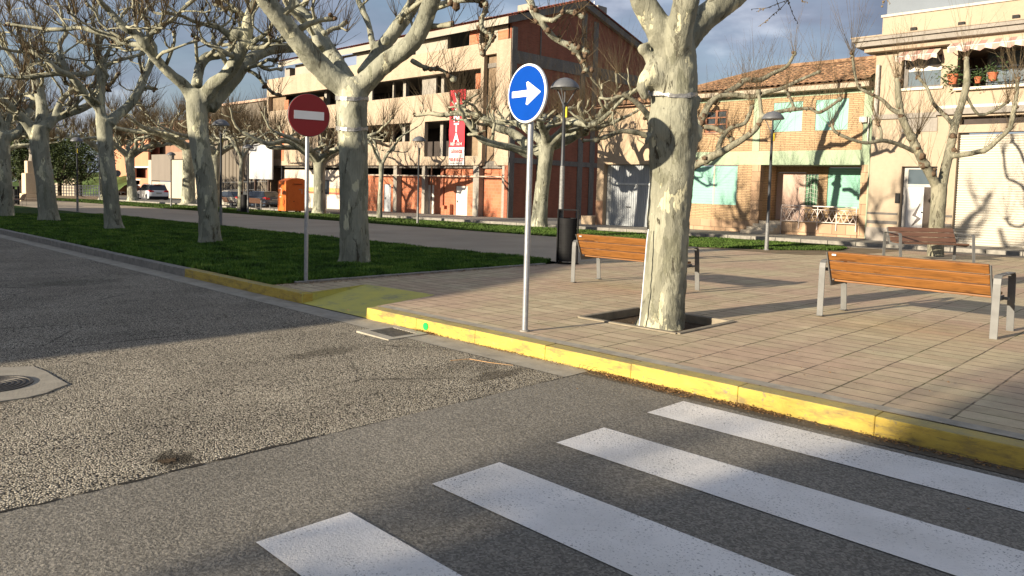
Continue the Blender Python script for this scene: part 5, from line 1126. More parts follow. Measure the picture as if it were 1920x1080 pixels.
umbrella((b.x,b.y+.25,b.z),'curved plane tree between the blue arrow sign and the tall lamp post',33,h=3.75,tr=.36,nl=5,reach=4.2,lean=(.25,.1),vox=.05,tw=.007,nshoot=12,sl=(1.0,2.3),every=3,L=(.9,1.8),traced=[
   [(1008,292,0,16),(1022,278,-.2,12),(1045,268,-.5,11),(1070,258,-.8,10),(1095,240,-1.,9),(1118,225,-1.2,8),(1135,205,-1.4,7),(1165,182,-1.6,6),(1195,168,-1.8,5)],
   [(1000,285,0,12),(985,268,.3,10),(958,248,.7,8.5),(930,238,1.,8),(905,220,1.4,7),(880,215,1.7,6.5),(855,212,2,6),(835,215,2.2,5)],
   [(992,290,-.2,9),(965,278,-.6,7.5),(935,272,-1,7),(905,262,-1.3,7),(885,240,-1.5,6),(870,222,-1.7,5)],
   [(1010,280,.2,9),(1018,258,.5,7),(1030,235,.8,6),(1050,220,1,5)]],dep=D)
b=gp(708,410);umbrella((b.x,b.y+.12,b.z),'thin young plane tree in front of the grey blue door of the unfinished block',34,h=3.0,tr=.145,nl=4,reach=2.6,lean=(.12,0),tw=.0085,nshoot=8,sl=(.5,1.2),every=4,L=(.6,1.3),rise=1.5)
b=gp(590,401);umbrella((b.x,b.y+.3,b.z),'thick plane tree between the orange container and the painted shop wall',35,h=3.3,tr=.40,nl=6,reach=4.6,tw=.011,nshoot=15,sl=(.8,1.8),every=3,L=(.9,1.9),rise=1.3)
b=gp(447,397);umbrella((b.x,b.y+.1,b.z),'thin plane tree in front of the beige saloon car',36,h=3.5,tr=.17,nl=4,reach=3.,lean=(.3,0),tw=.011,nshoot=10,sl=(.6,1.5),every=4,L=(.7,1.5),rise=1.6)
b=gp(347,382);umbrella((b.x,b.y+.3,b.z),'thick pale plane tree right of the white car',37,h=5.0,tr=.62,nl=6,reach=6.,tw=.016,nshoot=14,sl=(1.,2.2),every=3,L=(1.2,2.4),rise=1.8,lean=(.2,0))
b=gp(243,376);umbrella((b.x,b.y+.3,b.z),'leaning plane tree left of the white car',38,h=4.6,tr=.50,nl=6,reach=6.,tw=.017,nshoot=14,sl=(1.,2.2),every=3,L=(1.2,2.4),rise=2.,lean=(-.9,0))
b=gp(192,373);umbrella((b.x,b.y+.3,b.z),'far plane tree half hidden behind the third lawn tree',39,h=5.2,tr=.6,nl=5,reach=6.5,tw=.018,nshoot=12,sl=(1.,2.4),every=3,L=(1.2,2.4),rise=2.4)
for i,(x,y,lab) in enumerate(((-56.,24.2,'plane tree of the far row behind the second lawn tree'),(-17.6,23.9,None),(-64.,8.4,'distant plane tree at the far end of the near row, beyond the left edge tree'),(-51.,8.3,'plane tree of the near row beyond the one cut by the left edge'),(-75.,13.,'far plane tree standing before the dark evergreens'),(-88.,16.,'farthest plane tree in front of the white railing'))):
    if lab is None: continue
    umbrella((x,y,G(x,y)+.14),lab,50+i,h=4.,tr=.36,nl=6,reach=5.,tw=.014,nshoot=14,sl=(1.,2.2),every=3,L=(1.,2.2),rise=1.7)
# trees on the other side of the crossing, behind the viewer: they throw the soft shade on the crossing and the plaza
OT=umbrella((-2.6,-19.5,G(-2.6,-19.5)),'plane tree across the road behind the viewer, left of its neighbour',60,h=3.6,tr=.32,nl=7,reach=4.2,tw=.012,nshoot=16,sl=(.7,1.5),every=2,L=(1.,2.),rise=1.2,lv=0,rk=.7)
for i,(x,y,rz) in enumerate(((5.3,-19.2,1.1),(1.5,-24.,2.3))):
    c=copy_tree(OT);c.location=(x,y,G(x,y));c.rotation_euler=(0,0,rz);c['label']=('plane tree across the road behind the viewer, rightmost of three','plane tree behind the viewer set back from the other two')[i]
# ---- evergreens: far left, plus unseen ones added behind the viewer for shade
def evergreen(x,y,h,w,label,seed,count=5200,lsc=1.,ncl=22):
    r=random.Random(seed);z=G(x,y);t=thing('evergreen_tree',(x,y,z),label,'tree','dark leafy evergreen trees')
    mb=MB();mb.tube([(x,y,z-.2),(x+.1,y,z+h*.4),(x,y,z+h*.7)],[.25,.2,.1],7)
    for i in range(6):
        a=i*1.05;mb.tube([(x,y,z+h*.25),(x+math.cos(a)*w*.25,y+math.sin(a)*w*.25,z+h*.45),(x+math.cos(a)*w*.4,y+math.sin(a)*w*.4,z+h*.6)],[.13,.09,.04],5)
    mb.build('trunk',simple('dark_bark',(.05,.04,.03),.9) if 'dark_bark' not in MT else MT['dark_bark'],t)
    mb=MB();cl=[(Vector((x+r.gauss(0,w*.2),y+r.gauss(0,w*.2),z+h*r.uniform(.35,.88))),r.uniform(.12,.24)*w) for _ in range(ncl)]
    for i in range(count):
        c_,rr=r.choice(cl);d=Vector((r.gauss(0,1),r.gauss(0,1),r.gauss(0,1))).normalized();q=c_+d*rr*r.uniform(.6,1.05);q.z=max(q.z,z+h*.22)
        l=r.uniform(.06,.16)*lsc;e1=Vector((r.gauss(0,1),r.gauss(0,1),r.gauss(0,1))).normalized();e2=e1.orthogonal().normalized();mb.add([q-e1*l,q+e2*l*.6,q+e1*l,q-e2*l*.6],[(0,1,2,3)])
    mb.build('crown',MT['everg'],t)
n=NM('evergreen_leaves',.7,0,.25);n.col(n.ramp(n.noise(n.co(),.8,5,.6),[(.3,(.018,.03,.008)),(.55,(.04,.06,.014)),(.75,(.10,.12,.025))]));MT['everg']=n.m;MT['dark_bark']=simple('dark_bark',(.05,.04,.03),.9)
for i,(x_,y_,h_,w_) in enumerate(((-2.7,-15.,5.9,6.0),(2.2,-15.5,7.1,6.5),(7.4,-15.,7.1,6.5),(-4.6,-21.5,8.2,6.))): evergreen(x_,y_,h_,w_,('unseen leafy evergreen added behind the viewer for its shade, leftmost of three','unseen leafy evergreen added behind the viewer for its shade, middle of three','unseen leafy evergreen added behind the viewer for its shade, rightmost of three','unseen leafy evergreen added for its shade, set back from the other three')[i],90+i,9000,1.6,34)  # out of view, added to deepen the shade on the crossing and near paving
for i,(u,dx,h_,w_,lab) in enumerate(((40,82,8.,7.,'dark evergreen tree left of the stone monument'),(112,88,8.,7.5,'dark evergreen tree right of the stone monument'),(150,97,8.5,8.,'broad evergreen tree with a forked trunk behind the white railing'),(75,99,9.5,8.,'tall evergreen tree directly behind the stone monument'),(8,86,8.5,8,'evergreen tree at the left edge behind the park'))):
    q=ad(u,372,dx);evergreen(q.x,q.y,h_,w_,lab,70+i)
# ================================================================ STREET FURNITURE
# round signs on galvanised poles
def sign_disc(parent,c,rad,n_az,face,name='disc'):
    mb=MB();prof=[(.001,0),(rad-.012,0),(rad,.004),(rad,.022),(rad-.015,.026),(rad-.02,.022),(.001,.022)]
    mb.lathe((0,0,0),prof,56,0,'y');o=mb.build(name,face,None,sharp=40)
    return o
def disc_sign(base,c,rad,az,kind,label,nm,top):
    t=thing(nm,base,label,'road sign')
    b=Vector(base);mb=MB();mb.tube([b+Vector((0,0,-.05)),b+Vector((0,0,top))],.031,18);mb.build('pole',MT['galv'],t,sharp=40)
    mb=MB();mb.lathe(tuple(b),[(.055,0),(.05,.012),(.034,.016)],14);mb.build('base_collar',MT['kerb'],t)
    # face points along -Y in local space, turned about z
    rz=math.radians(az)+math.pi/2
    R_=Matrix.Rotation(rz,4,'Z');loc=Vector(c)-b
    def part(mb,name,m,off=0.,sharp=None):
        o=mb.build(name,m,None,sharp=sharp);o.parent=t;o.location=loc+R_@Vector((0,-off,0));o.rotation_euler=(0,0,rz);return o
    mb=MB();mb.lathe((0,0,0),[(.002,.0),(rad-.008,.0),(rad,-.006),(rad,-.028),(rad-.006,-.034),(.002,-.034)],64,0,'y')
    d=part(mb,'disc',MT['sign_white'] if kind=='blue' else MT['sign_red'],0,40)
    def sub(mb,name,m):
        o=mb.build(name,m,None,sharp=40);o.parent=d;return o
    if kind=='blue':
        mb=MB();mb.lathe((0,-.0345,0),[(.002,0),(rad-.022,0),(rad-.022,-.002),(.002,-.002)],64,0,'y');sub(mb,'blue_face',MT['sign_blue'])
        a=rad/.315;sh=[(-.235,-.032),(.015,-.032),(.01,-.095),(.035,-.105),(.235,.0),(.235,.0),(.035,.105),(.01,.095),(.015,.032),(-.235,.032)]
        sh=[(-.235,-.034),(.02,-.034),(.0,-.115),(.028,-.125),(.235,-.003),(.235,.003),(.028,.125),(.0,.115),(.02,.034),(-.235,.034)]
        mb=MB();mb.prism([(x*a,-.037,z*a) for x,z in sh],(0,-.0015,0));sub(mb,'arrow',MT['sign_white'])
        mb=MB();mb.lathe((0,.012,0),[(rad-.03,0),(rad-.03,.01)],40,0,'y')
    else:
        mb=MB();mb.box(-rad*.72,-.0365,-rad*.195,rad*.72,-.0345,rad*.195);sub(mb,'white_bar',MT['sign_white'])
        mb=MB();mb.lathe((0,0,0),[(rad-.004,-.03),(rad+.004,-.03),(rad+.004,-.0),(rad-.004,-.0)],64,0,'y');sub(mb,'rim',MT['gunmetal'])
    for zz in (-rad*.5,rad*.5):
        mb=MB();mb.box(-.05,.001,zz-.015,.05,.03,zz+.015);sub(mb,'bracket',MT['galv'])
    return t
b=gp(984,621);c=ad(983,178.5,7.80)
nv=Vector((math.cos(math.radians(-95.5)),math.sin(math.radians(-95.5)),0))
disc_sign((b.x,b.y,b.z),(b.x+nv.x*.04,b.y+nv.y*.04,c.z),.302,-95.5,'blue','round blue sign with a white arrow pointing right on a galvanised pole in the plaza','direction_sign',c.z+.25-b.z)
b=gp(573.5,530);c=ad(577,218,11.55);nv=Vector((math.cos(math.radians(-12)),math.sin(math.radians(-12)),0))
disc_sign((b.x,b.y,b.z),(b.x+nv.x*.045,b.y+nv.y*.045,c.z),.322,-12,'red','round red no entry sign with a white bar at the corner of the shaded lawn','no_entry_sign',c.z+.25-b.z)
# benches
def make_bench(wood,label):
    t=thing('park_bench',(0,0,0),label,'bench','slatted wooden benches with steel arms')
    W_=.93
    for sx in (-1,1):
        x=sx*W_;mb=MB();w=.038
        # inverted U of flat bar: rear leg, arm, front leg
        P=[(-.36,0),(-.355,.60),(-.345,.66),(-.31,.69),(.28,.69),(.325,.66),(.335,.60),(.40,0)];th=.012
        for i in range(len(P)-1):
            (y0,z0),(y1,z1)=P[i],P[i+1];d=Vector((0,y1-y0,z1-z0)).normalized();nn=Vector((0,-d.z,d.y))*th
            a=Vector((0,y0,z0));b_=Vector((0,y1,z1));q=[a-nn*.5-d*.003,b_-nn*.5+d*.003,b_+nn*.5+d*.003,a+nn*.5-d*.003]
            mb.prism([(x-w,p.y,p.z) for p in q],(2*w,0,0))
        mb.box(x-w,-.39,0,x+w,-.30,.008);mb.box(x-w,.34,0,x+w,.44,.008)
        fr=mb.build('leg_frame',MT['gunmetal'],t,fix=True,bevel=.003)
        xi=x-sx*.062;mb=MB()
        mb.prism([(xi-.006,-.405,.80),(xi-.006,-.365,.80),(xi-.006,-.20,.44),(xi-.006,.30,.425),(xi-.006,.30,.375),(xi-.006,-.225,.375)],(.012,0,0));mb.box(min(xi,x),-.28,.56,max(xi,x),-.25,.60);mb.box(min(xi,x),.22,.38,max(xi,x),.28,.41)
        mb.build('side_bracket',MT['gunmetal'],t,fix=True)
    X0=W_-.075
    for i in range(3):   # backrest slats on the rear face
        z0=.462+i*.118;k0=(z0-.44)/.36;z1=z0+.106;k1=(z1-.44)/.36;y0=-.218-.185*k0;y1=-.218-.185*k1
        mb=MB();mb.hexa([(-X0,y0-.0,z0),(X0,y0,z0),(X0,y0+.035,z0+.01),(-X0,y0+.035,z0+.01),(-X0,y1,z1),(X0,y1,z1),(X0,y1+.035,z1+.01),(-X0,y1+.035,z1+.01)]);mb.build('backrest_slat',wood,t,bevel=.008)
    for i in range(4):
        y0=-.17+i*.122;mb=MB();mb.box(-X0,y0,.428,X0,y0+.108,.463);mb.build('seat_slat',wood,t,bevel=.008)
    mb=MB();mb.box(-X0+.05,-.401,.765,-X0+.10,-.395,.785);mb.build('maker_plate',MT['galv'],t)
    return t
B=make_bench(MT['wood'],'bright orange bench seen from behind at the right of the plaza')
place(B,(-2.83,9.6,G(-2.83,9.6)+.14),.0)
A=copy_tree(B);place(A,(-7.02,9.83,G(-7,9.8)+.14),math.radians(4),'bright orange bench seen from behind, half hidden by the nearest tree trunk')
Cb=make_bench(MT['wood_old'],'dark reddish bench in front of the slim tree and the white shutter door')
place(Cb,(-5.75,20.55,G(-5.75,20.5)+.14),math.radians(48)+math.pi)
fb=[((430,389),-.2,'far dark bench in front of the beige saloon car'),((484,392),.1,'far reddish bench between the rubbish bin and the orange container'),((34,386),2.8,'dark bench in the distance at the left edge of the promenade')]
for (u,v),rz,lab in fb:
    q=gp(u,v);c=copy_tree(Cb);place(c,(q.x,q.y,q.z),rz,lab)
# lamps
def make_lamp(low=1.35,label='lamp'):
    t=thing('street_lamp',(0,0,0),label,'street lamp','park lamps with domed shades')
    mb=MB();mb.lathe((0,0,0),[(.09,0),(.085,.02),(.062,.03),(.055,low)],16);mb.build('lower_pole',MT['polegrey'],t,sharp=40)
    mb=MB();mb.lathe((0,0,0),[(.05,low+.001),(.05,low+.03),(.047,low+.05),(.038,3.55),(.05,3.57),(.05,3.68),(.03,3.70)],14);mb.build('upper_pole',MT['lampdark'],t,sharp=40)
    for i in range(3):
        a=i*2*math.pi/3+.9;mb=MB();mb.tube([(.03*math.cos(a),.03*math.sin(a),3.62),(.28*math.cos(a),.28*math.sin(a),4.04)],.013,6);mb.build('strut',MT['lampgrey'],t)
    mb=MB();mb.tube([(0,0,3.68),(0,0,4.08)],.012,6);mb.build('stem',MT['lampgrey'],t)
    mb=MB();mb.lathe((0,0,4.02),[(.335,0),(.335,.02),(.30,.09),(.23,.165),(.14,.215),(.06,.24),(.001,.245)],28);sh=mb.build('dome_shade',MT['lampgrey'],t,sharp=60)
    mb=MB();mb.lathe((0,0,3.985),[(.001,0),(.10,.006),(.2,.02),(.27,.034)],20);mb.build('diffuser',simple('milky_diffuser',(.42,.42,.38),.4),sh)
    mb=MB();mb.box(.04,-.01,3.36,.085,.02,3.60);mb.build('ribbon',simple('yellow_ribbon',(.55,.42,.03),.7),t)
    return t
L0=make_lamp(.85,'lamp post with a light grey foot in front of the brick house porch')
q=gp(1437,469);place(L0,(q.x,q.y,q.z),0,None,.93)
Lb=make_lamp(2.25,'tall dark lamp post rising behind the black litter bin');q=gp(1049,493);place(Lb,(q.x,q.y,q.z),0,None,.92)
for (u,v,lab,s_) in ((783,420,'lamp post in front of the hollow brick wall of the unfinished block',.95),(414,425,'lamp post beside the trunk of the second lawn tree',.95),(145.5,397,'thin lamp post between the third and fourth lawn trees',.97),(465,400,'lamp post rising through the far litter bin by the parked cars',.97),(321,388,'far lamp post right behind the white car',.97),(187,376,'far lamp post by the white railing, half hidden by the third lawn tree',1.1)):
    q=gp(u,v);c=copy_tree(L0);place(c,(q.x,q.y,q.z),rnd.uniform(0,6),lab,s_)
# litter bins
def make_bin(label):
    t=thing('litter_bin',(0,0,0),label,'litter bin','black perforated litter bins')
    mb=MB();mb.lathe((0,0,0),[(.17,.06),(.185,.07),(.19,.95),(.193,.97),(.175,.97),(.175,.3),(.001,.3)],28)
    mb.build('drum',MT['black'],t,sharp=40)
    mb=MB()
    for i in range(26):
        for j in range(13):
            a=2*math.pi*i/26;z=.16+j*.056;r=.1925;d=.085/2/.19*.2
            mb.add([(r*math.cos(a-d),r*math.sin(a-d),z-.007),(r*math.cos(a+d),r*math.sin(a+d),z-.007),(r*math.cos(a+d),r*math.sin(a+d),z+.007),(r*math.cos(a-d),r*math.sin(a-d),z+.007)],[(0,1,2,3)])
    mb.build('perforations',simple('perforation_dark',(.004,.004,.004),.9),t)
    for sx in (-1,1):
        mb=MB();mb.box(sx*.2,-.07,0,sx*.225,.07,1.13);mb.build('side_post',MT['black'],t,bevel=.004)
    mb=MB();mb.box(-.225,-.07,1.131,.225,.07,1.155);mb.build('top_bar',MT['black'],t,bevel=.004)
    mb=MB();mb.box(-.24,-.09,0,.24,.09,.02);mb.build('foot_plate',MT['black'],t);return t
b0=make_bin('black perforated litter bin standing between the lawn tip and the nearer left bench');q=gp(1057,495);place(b0,(q.x,q.y+.1,q.z),math.radians(33))
for u,v,lab in ((466,399,'far litter bin wrapped round a lamp post by the parked cars'),(38,384,'far litter bin near the stone monument at the left')):
    q=gp(u,v);c=copy_tree(b0);place(c,(q.x,q.y-.25,q.z),.4,lab,1.15)
# orange clothes container
oa=gp(522,397.5);ob=gp(534,400.);oc_=gp(565,401)
q=gp(530,398.5);cw=1.15;t=thing('clothes_container',(q.x,q.y,q.z),'tall orange metal clothing collection container with a gabled lid beyond the lawn','container',rz=0)
x0,x1,y0,y1=-.62,.62,-.62,.62
def ob_(mb,name,m,par=t,**k):
    o=mb.build(name,m,None,**k);o.parent=par;return o
# gable faces +X (seen as the broad shaded face)
hs,hp=1.98,2.2
n=NM('orange_paint',.5,0,.4);k=n.noise(n.co(),2.5,7,.7);n.col(n.ramp(k,[(.25,(.50,.10,.015)),(.45,(.66,.145,.02)),(.75,(.72,.18,.03))]));MT['orange']=n.m
W2=.82;pts=[(-.6,-W2,.1),(-.6,W2,.1),(-.6,W2,hs),(-.6,W2*.45,hp-.04),(-.6,0,hp),(-.6,-W2*.45,hp-.04),(-.6,-W2,hs)]
pts=[(a+.2,b,c) for a,b,c in pts];mb=MB();mb.prism(pts,(1.0,0,0));body=ob_(mb,'body',MT['orange'],fix=True,bevel=.02)
mb=MB();mb.box(.601,-W2+.1,.2,.612,W2-.1,1.65);mb.box(.601,-.35,1.78,.66,.35,1.86);ob_(mb,'front_panel',MT['orange'],bevel=.005)
mb=MB();mb.box(.66,-.3,1.80,.67,.3,1.83);ob_(mb,'deposit_slot',MT['black'])
for a,b in ((-.33,-.72),(-.33,.72),(.53,-.72),(.53,.72),(.5,0)):
    mb=MB();mb.box(a-.05,b-.08,-.02,a+.05,b+.08,.1);ob_(mb,'foot',MT['black'])
mb=MB()
for a,b,c,d in ((.1,1.50,.16,1.56),(.1,1.50,.32,1.53),(.30,1.25,.34,1.53),(.42,1.5,.55,1.53),(.5,1.3,.53,1.5)): mb.box(.616,a,b-.05,.618,c,d-.05)
ob_(mb,'sticker_remains',simple('sticker_grey',(.5,.42,.36),.7))
mb=MB()
for a,b,c,d in ((-.25,1.4,.05,1.44),(.02,1.0,.06,1.4),(-.2,1.05,-.17,1.25),(-.2,.86,.05,.9)): mb.box(a,-W2-.006,b+.1,c,-W2-.001,d+.1)
ob_(mb,'sticker_remains',simple('sticker_white',(.75,.62,.52),.7))
mb=MB();mb.lathe((.62,-.25,.72),[(.03,0),(.03,.02)],8,0,'x');ob_(mb,'lock',MT['black'])
t.scale=(1.05,1.0,1.02)
t.location=(q.x-.4,q.y+.9,q.z)
# ---------------------------------------------------------------- cars
def car(name,label,paint,L_,W_,H_,prof,roof,loc,rz,rails=False,glassc=None,group=None):
    """prof: side silhouette (x along length, z) of body; front at -x, rear at +x"""
    t=thing(name,(0,0,0),label,'car')
    hw=W_/2
    # lower body as lofted sections across the width
    mb=MB();secs=[(-1,.90,0.06),(-.93,.985,.02),(-.5,1,0),(.5,1,0),(.93,.985,.02),(1,.90,.06)]
    n_=len(prof);V=[];F=[]
    cx=0
    for s_,k,ins in secs:
        for x,z in prof:
            V.append((x*(1-ins*.35),s_*hw,z if z<.5 else z-ins*.9))
    for j in range(len(secs)-1):
        for i in range(n_): a=j*n_+i;b=j*n_+(i+1)%n_;F.append((a,b,b+n_,a+n_))
    F.append(tuple(range(n_))[::-1]);F.append(tuple(range((len(secs)-1)*n_,len(secs)*n_)));mb.add(V,F)
    body=mb.build('body',paint,None,fix=True,sharp=35);body.parent=t
    # cabin
    x0,x1,x2,x3,zb,zt=roof;ti=.17
    def ring(x,w,z): return [(x,-w,z),(x,w,z)]
    a=[(x0,-hw*.95,zb),(x3,-hw*.95,zb),(x3,hw*.95,zb),(x0,hw*.95,zb),(x1,-hw*.95+ti,zt),(x2,-hw*.95+ti,zt),(x2,hw*.95-ti,zt),(x1,hw*.95-ti,zt)]
    mb=MB();mb.hexa(a);g=mb.build('cabin_glass',glass('car_glass',(.025,.032,.04),.05) if not glassc else glassc,None,fix=True,bevel=.04);g.parent=t
    mb=MB();e=.035;mb.hexa([(x1-.06,-hw*.95+ti-.03,zt-.03),(x2+.05,-hw*.95+ti-.03,zt-.03),(x2+.05,hw*.95-ti+.03,zt-.03),(x1-.06,hw*.95-ti+.03,zt-.03),(x1+.1,-hw*.95+ti+.06,zt+e),(x2-.05,-hw*.95+ti+.06,zt+e),(x2-.05,hw*.95-ti-.06,zt+e),(x1+.1,hw*.95-ti-.06,zt+e)]);r_=mb.build('roof',paint,None,fix=True,bevel=.03);r_.parent=t
    for s_ in (-1,1):
        mb=MB()
        for f0,f1,w in ((0,0,.05),(.40,.42,.04),(.74,.78,.045),(1,1,.07)):
            xb=x0+(x3-x0)*f0;xt=x1+(x2-x1)*f1;yb_=s_*(hw*.95+.006);yt_=s_*(hw*.95-ti+.006)
            q=[(xb-w,yb_,zb),(xb+w,yb_,zb),(xt+w,yt_,zt),(xt-w,yt_,zt)];mb.prism(q,(0,-s_*.03,0))
        p_=mb.each('window_pillars',paint,None,fix=True);p_.parent=t
        mb=MB();mb.hexa([(x0+.35,s_*hw*.96,zb+.02),(x0+.5,s_*hw*.96,zb+.02),(x0+.48,s_*(hw+.16),zb+.03),(x0+.38,s_*(hw+.16),zb+.03),(x0+.36,s_*hw*.96,zb+.14),(x0+.48,s_*hw*.96,zb+.14),(x0+.47,s_*(hw+.16),zb+.17),(x0+.39,s_*(hw+.16),zb+.17)]);p_=mb.build('wing_mirror',MT['black'] if rails else paint,None,fix=True,bevel=.02);p_.parent=t
    wr=.34 if not rails else .39
    for sx in (-L_*.30,L_*.31):
        for s_ in (-1,1):
            y=s_*(hw-.10);mb=MB();mb.lathe((sx,y-.11,wr),[(wr*.62,0),(wr*.95,0),(wr,.03),(wr,.19),(wr*.95,.22),(wr*.62,.22)],24,0,'y');w_=mb.build('wheel',simple('tyre',(.02,.02,.02),.9) if 'tyre' not in MT else MT['tyre'],None,sharp=35);w_.parent=t
            mb=MB();mb.lathe((sx,y-.115,wr),[(.03,-.0),(wr*.6,.02),(wr*.64,-.004),(wr*.64,.234),(wr*.6,.21),(.03,.23)],24,0,'y')
            for i in range(7):
                a_=i*2*math.pi/7;yy=y+s_*.117
                mb.tube([(sx,yy,wr),(sx+math.cos(a_)*wr*.6,yy,wr+math.sin(a_)*wr*.6)],.03,4)
            r2=mb.build('rim',MT['galv'],None);r2.parent=w_
            mb=MB();mb.lathe((sx,s_*(hw-.002)-(.006 if s_>0 else 0),wr+.01),[(wr+.07,0),(wr+.07,.008)],24,0,'y');r3=mb.build('wheel_arch',MT['black'],None);r3.parent=t
    xr=max(p[0] for p in prof);zt_=[p for p in prof if p[0]>xr-.05]
    for s_ in (-1,1):
        mb=MB();zl=.98 if rails else .80;mb.hexa([(xr-.28,s_*(hw*.60),zl-.02),(xr+.015,s_*(hw*.50),zl),(xr+.0,s_*hw*.965,zl-.02),(xr-.4,s_*(hw+.006),zl),(xr-.28,s_*(hw*.60),zl+.14),(xr-.01,s_*(hw*.50),zl+.11),(xr-.02,s_*hw*.965,zl+.17),(xr-.4,s_*(hw+.006),zl+.14)]);l_=mb.build('tail_light',simple('tail_red',(.55,.02,.02),.25),None,fix=True);l_.parent=t
    mb=MB();zb2=.70 if rails else .62;mb.box(xr-.0,-.26,zb2+.1,xr+.02,.26,zb2+.21);l_=mb.build('number_plate',simple('plate_dull',(.30,.29,.27),.5),None);l_.parent=t
    mb=MB();mb.box(xr-.35,-hw*.97,.22,xr+.035,hw*.97,.52 if rails else .40);l_=mb.build('rear_bumper',MT['black'],None,bevel=.04);l_.parent=t
    if rails:
        for s_ in (-1,1):
            mb=MB();mb.tube([(x1+.2,s_*(hw*.95-ti-.03),zt+.03),(x1+.3,s_*(hw*.95-ti-.03),zt+.085),(x2-.2,s_*(hw*.95-ti-.03),zt+.085),(x2-.08,s_*(hw*.95-ti-.03),zt+.03)],.018,5);l_=mb.build('roof_rail',MT['black'],None);l_.parent=t
        mb=MB();mb.box(x2+.0,-.35,zt+.01,x2+.16,.35,zt+.04);l_=mb.build('brake_light',simple('tail_red2',(.6,.02,.02),.3),None);l_.parent=t
    place(t,loc,rz);return t
MT['tyre']=simple('tyre_rubber',(.02,.02,.02),.9)
suvp=[(-2.45,.35),(-2.5,.62),(-2.42,.86),(-2.0,1.0),(-1.25,1.08),(2.15,1.16),(2.38,1.10),(2.45,.9),(2.46,.55),(2.38,.3),(1.9,.25),(-2.0,.25)]
sedp=[(-2.25,.3),(-2.32,.5),(-2.25,.72),(-1.7,.84),(-1.0,.90),(1.55,.96),(2.15,.93),(2.28,.85),(2.30,.55),(2.22,.28),(1.8,.22),(-1.8,.22)]
hatp=[(-1.95,.3),(-2.02,.5),(-1.95,.75),(-1.5,.88),(-.95,.94),(1.5,1.0),(1.88,.95),(1.96,.8),(1.98,.5),(1.9,.28),(1.5,.22),(-1.6,.22)]
def cpaint(name,c,rough=.25):
    n=NM(name,rough,.0,.6);n.col(c);n.b.inputs['Coat Weight'].default_value=.6;n.b.inputs['Coat Roughness'].default_value=.08;return n.m
q=gp(298,377,.02);q=q+Vector((-.998,.07,0))*2.7;car('parked_car','white estate car with dark rear glass and red tail lights parked beyond the lawn',cpaint('white_car_paint',(.66,.68,.72)),4.95,1.96,1.75,suvp,(-1.45,-.55,1.95,2.3,1.08,1.70),(q.x,q.y,G(q.x,q.y)+.02),math.radians(-4),True).scale=(1.12,1.12,1.12)
q=gp(461,389.5,.02);q=q+Vector((-.996,-.087,0))*2.2;car('parked_car','light beige saloon car parked behind the thin plane tree',cpaint('beige_car_paint',(.52,.48,.40)),4.6,1.78,1.42,sedp,(-1.15,-.35,.95,1.75,.90,1.40),(q.x,q.y,G(q.x,q.y)+.02),math.radians(5))
q=gp(513,391.5,.02);q=q+Vector((-.996,-.087,0))*1.9;car('parked_car','dark blue grey hatchback parked beside the orange container',cpaint('blue_grey_car_paint',(.06,.08,.115)),4.0,1.68,1.45,hatp,(-1.2,-.5,1.35,1.8,.94,1.42),(q.x,q.y,G(q.x,q.y)+.02),math.radians(6))
# ---------------------------------------------------------------- far buildings on the left
def fbox(mb,px0,px1,py0,py1,Y,d=.4):
    a=oy(px0,py0,Y);b=oy(px1,py1,Y);mb.box(a.x,Y,b.z,b.x,Y+d,a.z)
YW=44.;a=oy(396,203,YW);b=oy(520,181,YW)
t=thing('warehouse',(a.x,YW,G(a.x,YW)),'long grey brown warehouse wall with a low tiled edge left of the unfinished block','building')
zt=oy(470,189,YW).z;mb=MB();mb.box(oy(396,200,YW).x,YW,-3,oy(535,180,YW).x,YW+12,zt-.25);mb.each('wall',plaster('ribbed_grey_render',(.17,.145,.115),.08,.75,.2,.4),t)
mb=MB();mb.box(oy(394,200,YW).x,YW-.3,zt-.24,oy(535,180,YW).x,YW+12.2,zt+.05);mb.build('roof_edge',plaster('pale_tiles',(.52,.36,.27),.15,.8),t)
mb=MB()
for px in range(400,530,7): fbox(mb,px,px+1.2,215,380,YW-.06,.05)
mb.build('wall_ribs',plaster('ribbed_grey_render2',(.155,.13,.10),.08,.75),t)
YW=52.
t=thing('orange_house',(oy(250,370,YW).x,YW,-2),'terracotta orange house with a recessed brown balcony behind the leaning plane tree','house')
mb=MB();hl=[rc(252,313,276,334,YW),rc(250,338,262,346,YW),rc(222,361,227,370,YW),rc(229,361,233,370,YW)]
mb.wall('y',YW,YW+.4,oy(212,300,YW).x,oy(278,300,YW).x,-5,oy(250,262,YW).z,hl);mb.each('wall',plaster('terracotta_render',(.52,.24,.14),.05,.88),t)
mb=MB();mb.box(oy(213,300,YW).x,YW+2,-5,oy(277,300,YW).x,YW+2.2,oy(250,264,YW).z);mb.each('inner_wall',plaster('brown_render',(.28,.11,.07),.05,.9),t)
mb=MB();fbox(mb,252,278,312,314.5,YW-.25,.3);fbox(mb,249,263,336,338,YW-.1,.12);fbox(mb,249,263,346,348,YW-.1,.12);fbox(mb,221,235,359,361,YW-.05,.06);fbox(mb,221,235,370,371,YW-.05,.06);mb.each('white_trim',MT['sign_white'],t)
mb=MB();fbox(mb,212,279,258,262,YW-.3,10);mb.build('roof',MT['rooftile'],t)
mb=MB();fbox(mb,212,278,248,258,YW+3,.4);mb.each('upper_wall',plaster('terracotta_render2',(.46,.21,.12),.05,.88),t)
YW=46.
t=thing('cream_building',(oy(340,370,YW).x,YW,-2),'low cream and orange building with a grey panel behind the white car','building')
mb=MB();fbox(mb,278,284,300,385,YW);fbox(mb,284,322,340,385,YW+.1);mb.each('wall',plaster('whitish_render',(.45,.39,.32),.06,.85),t)
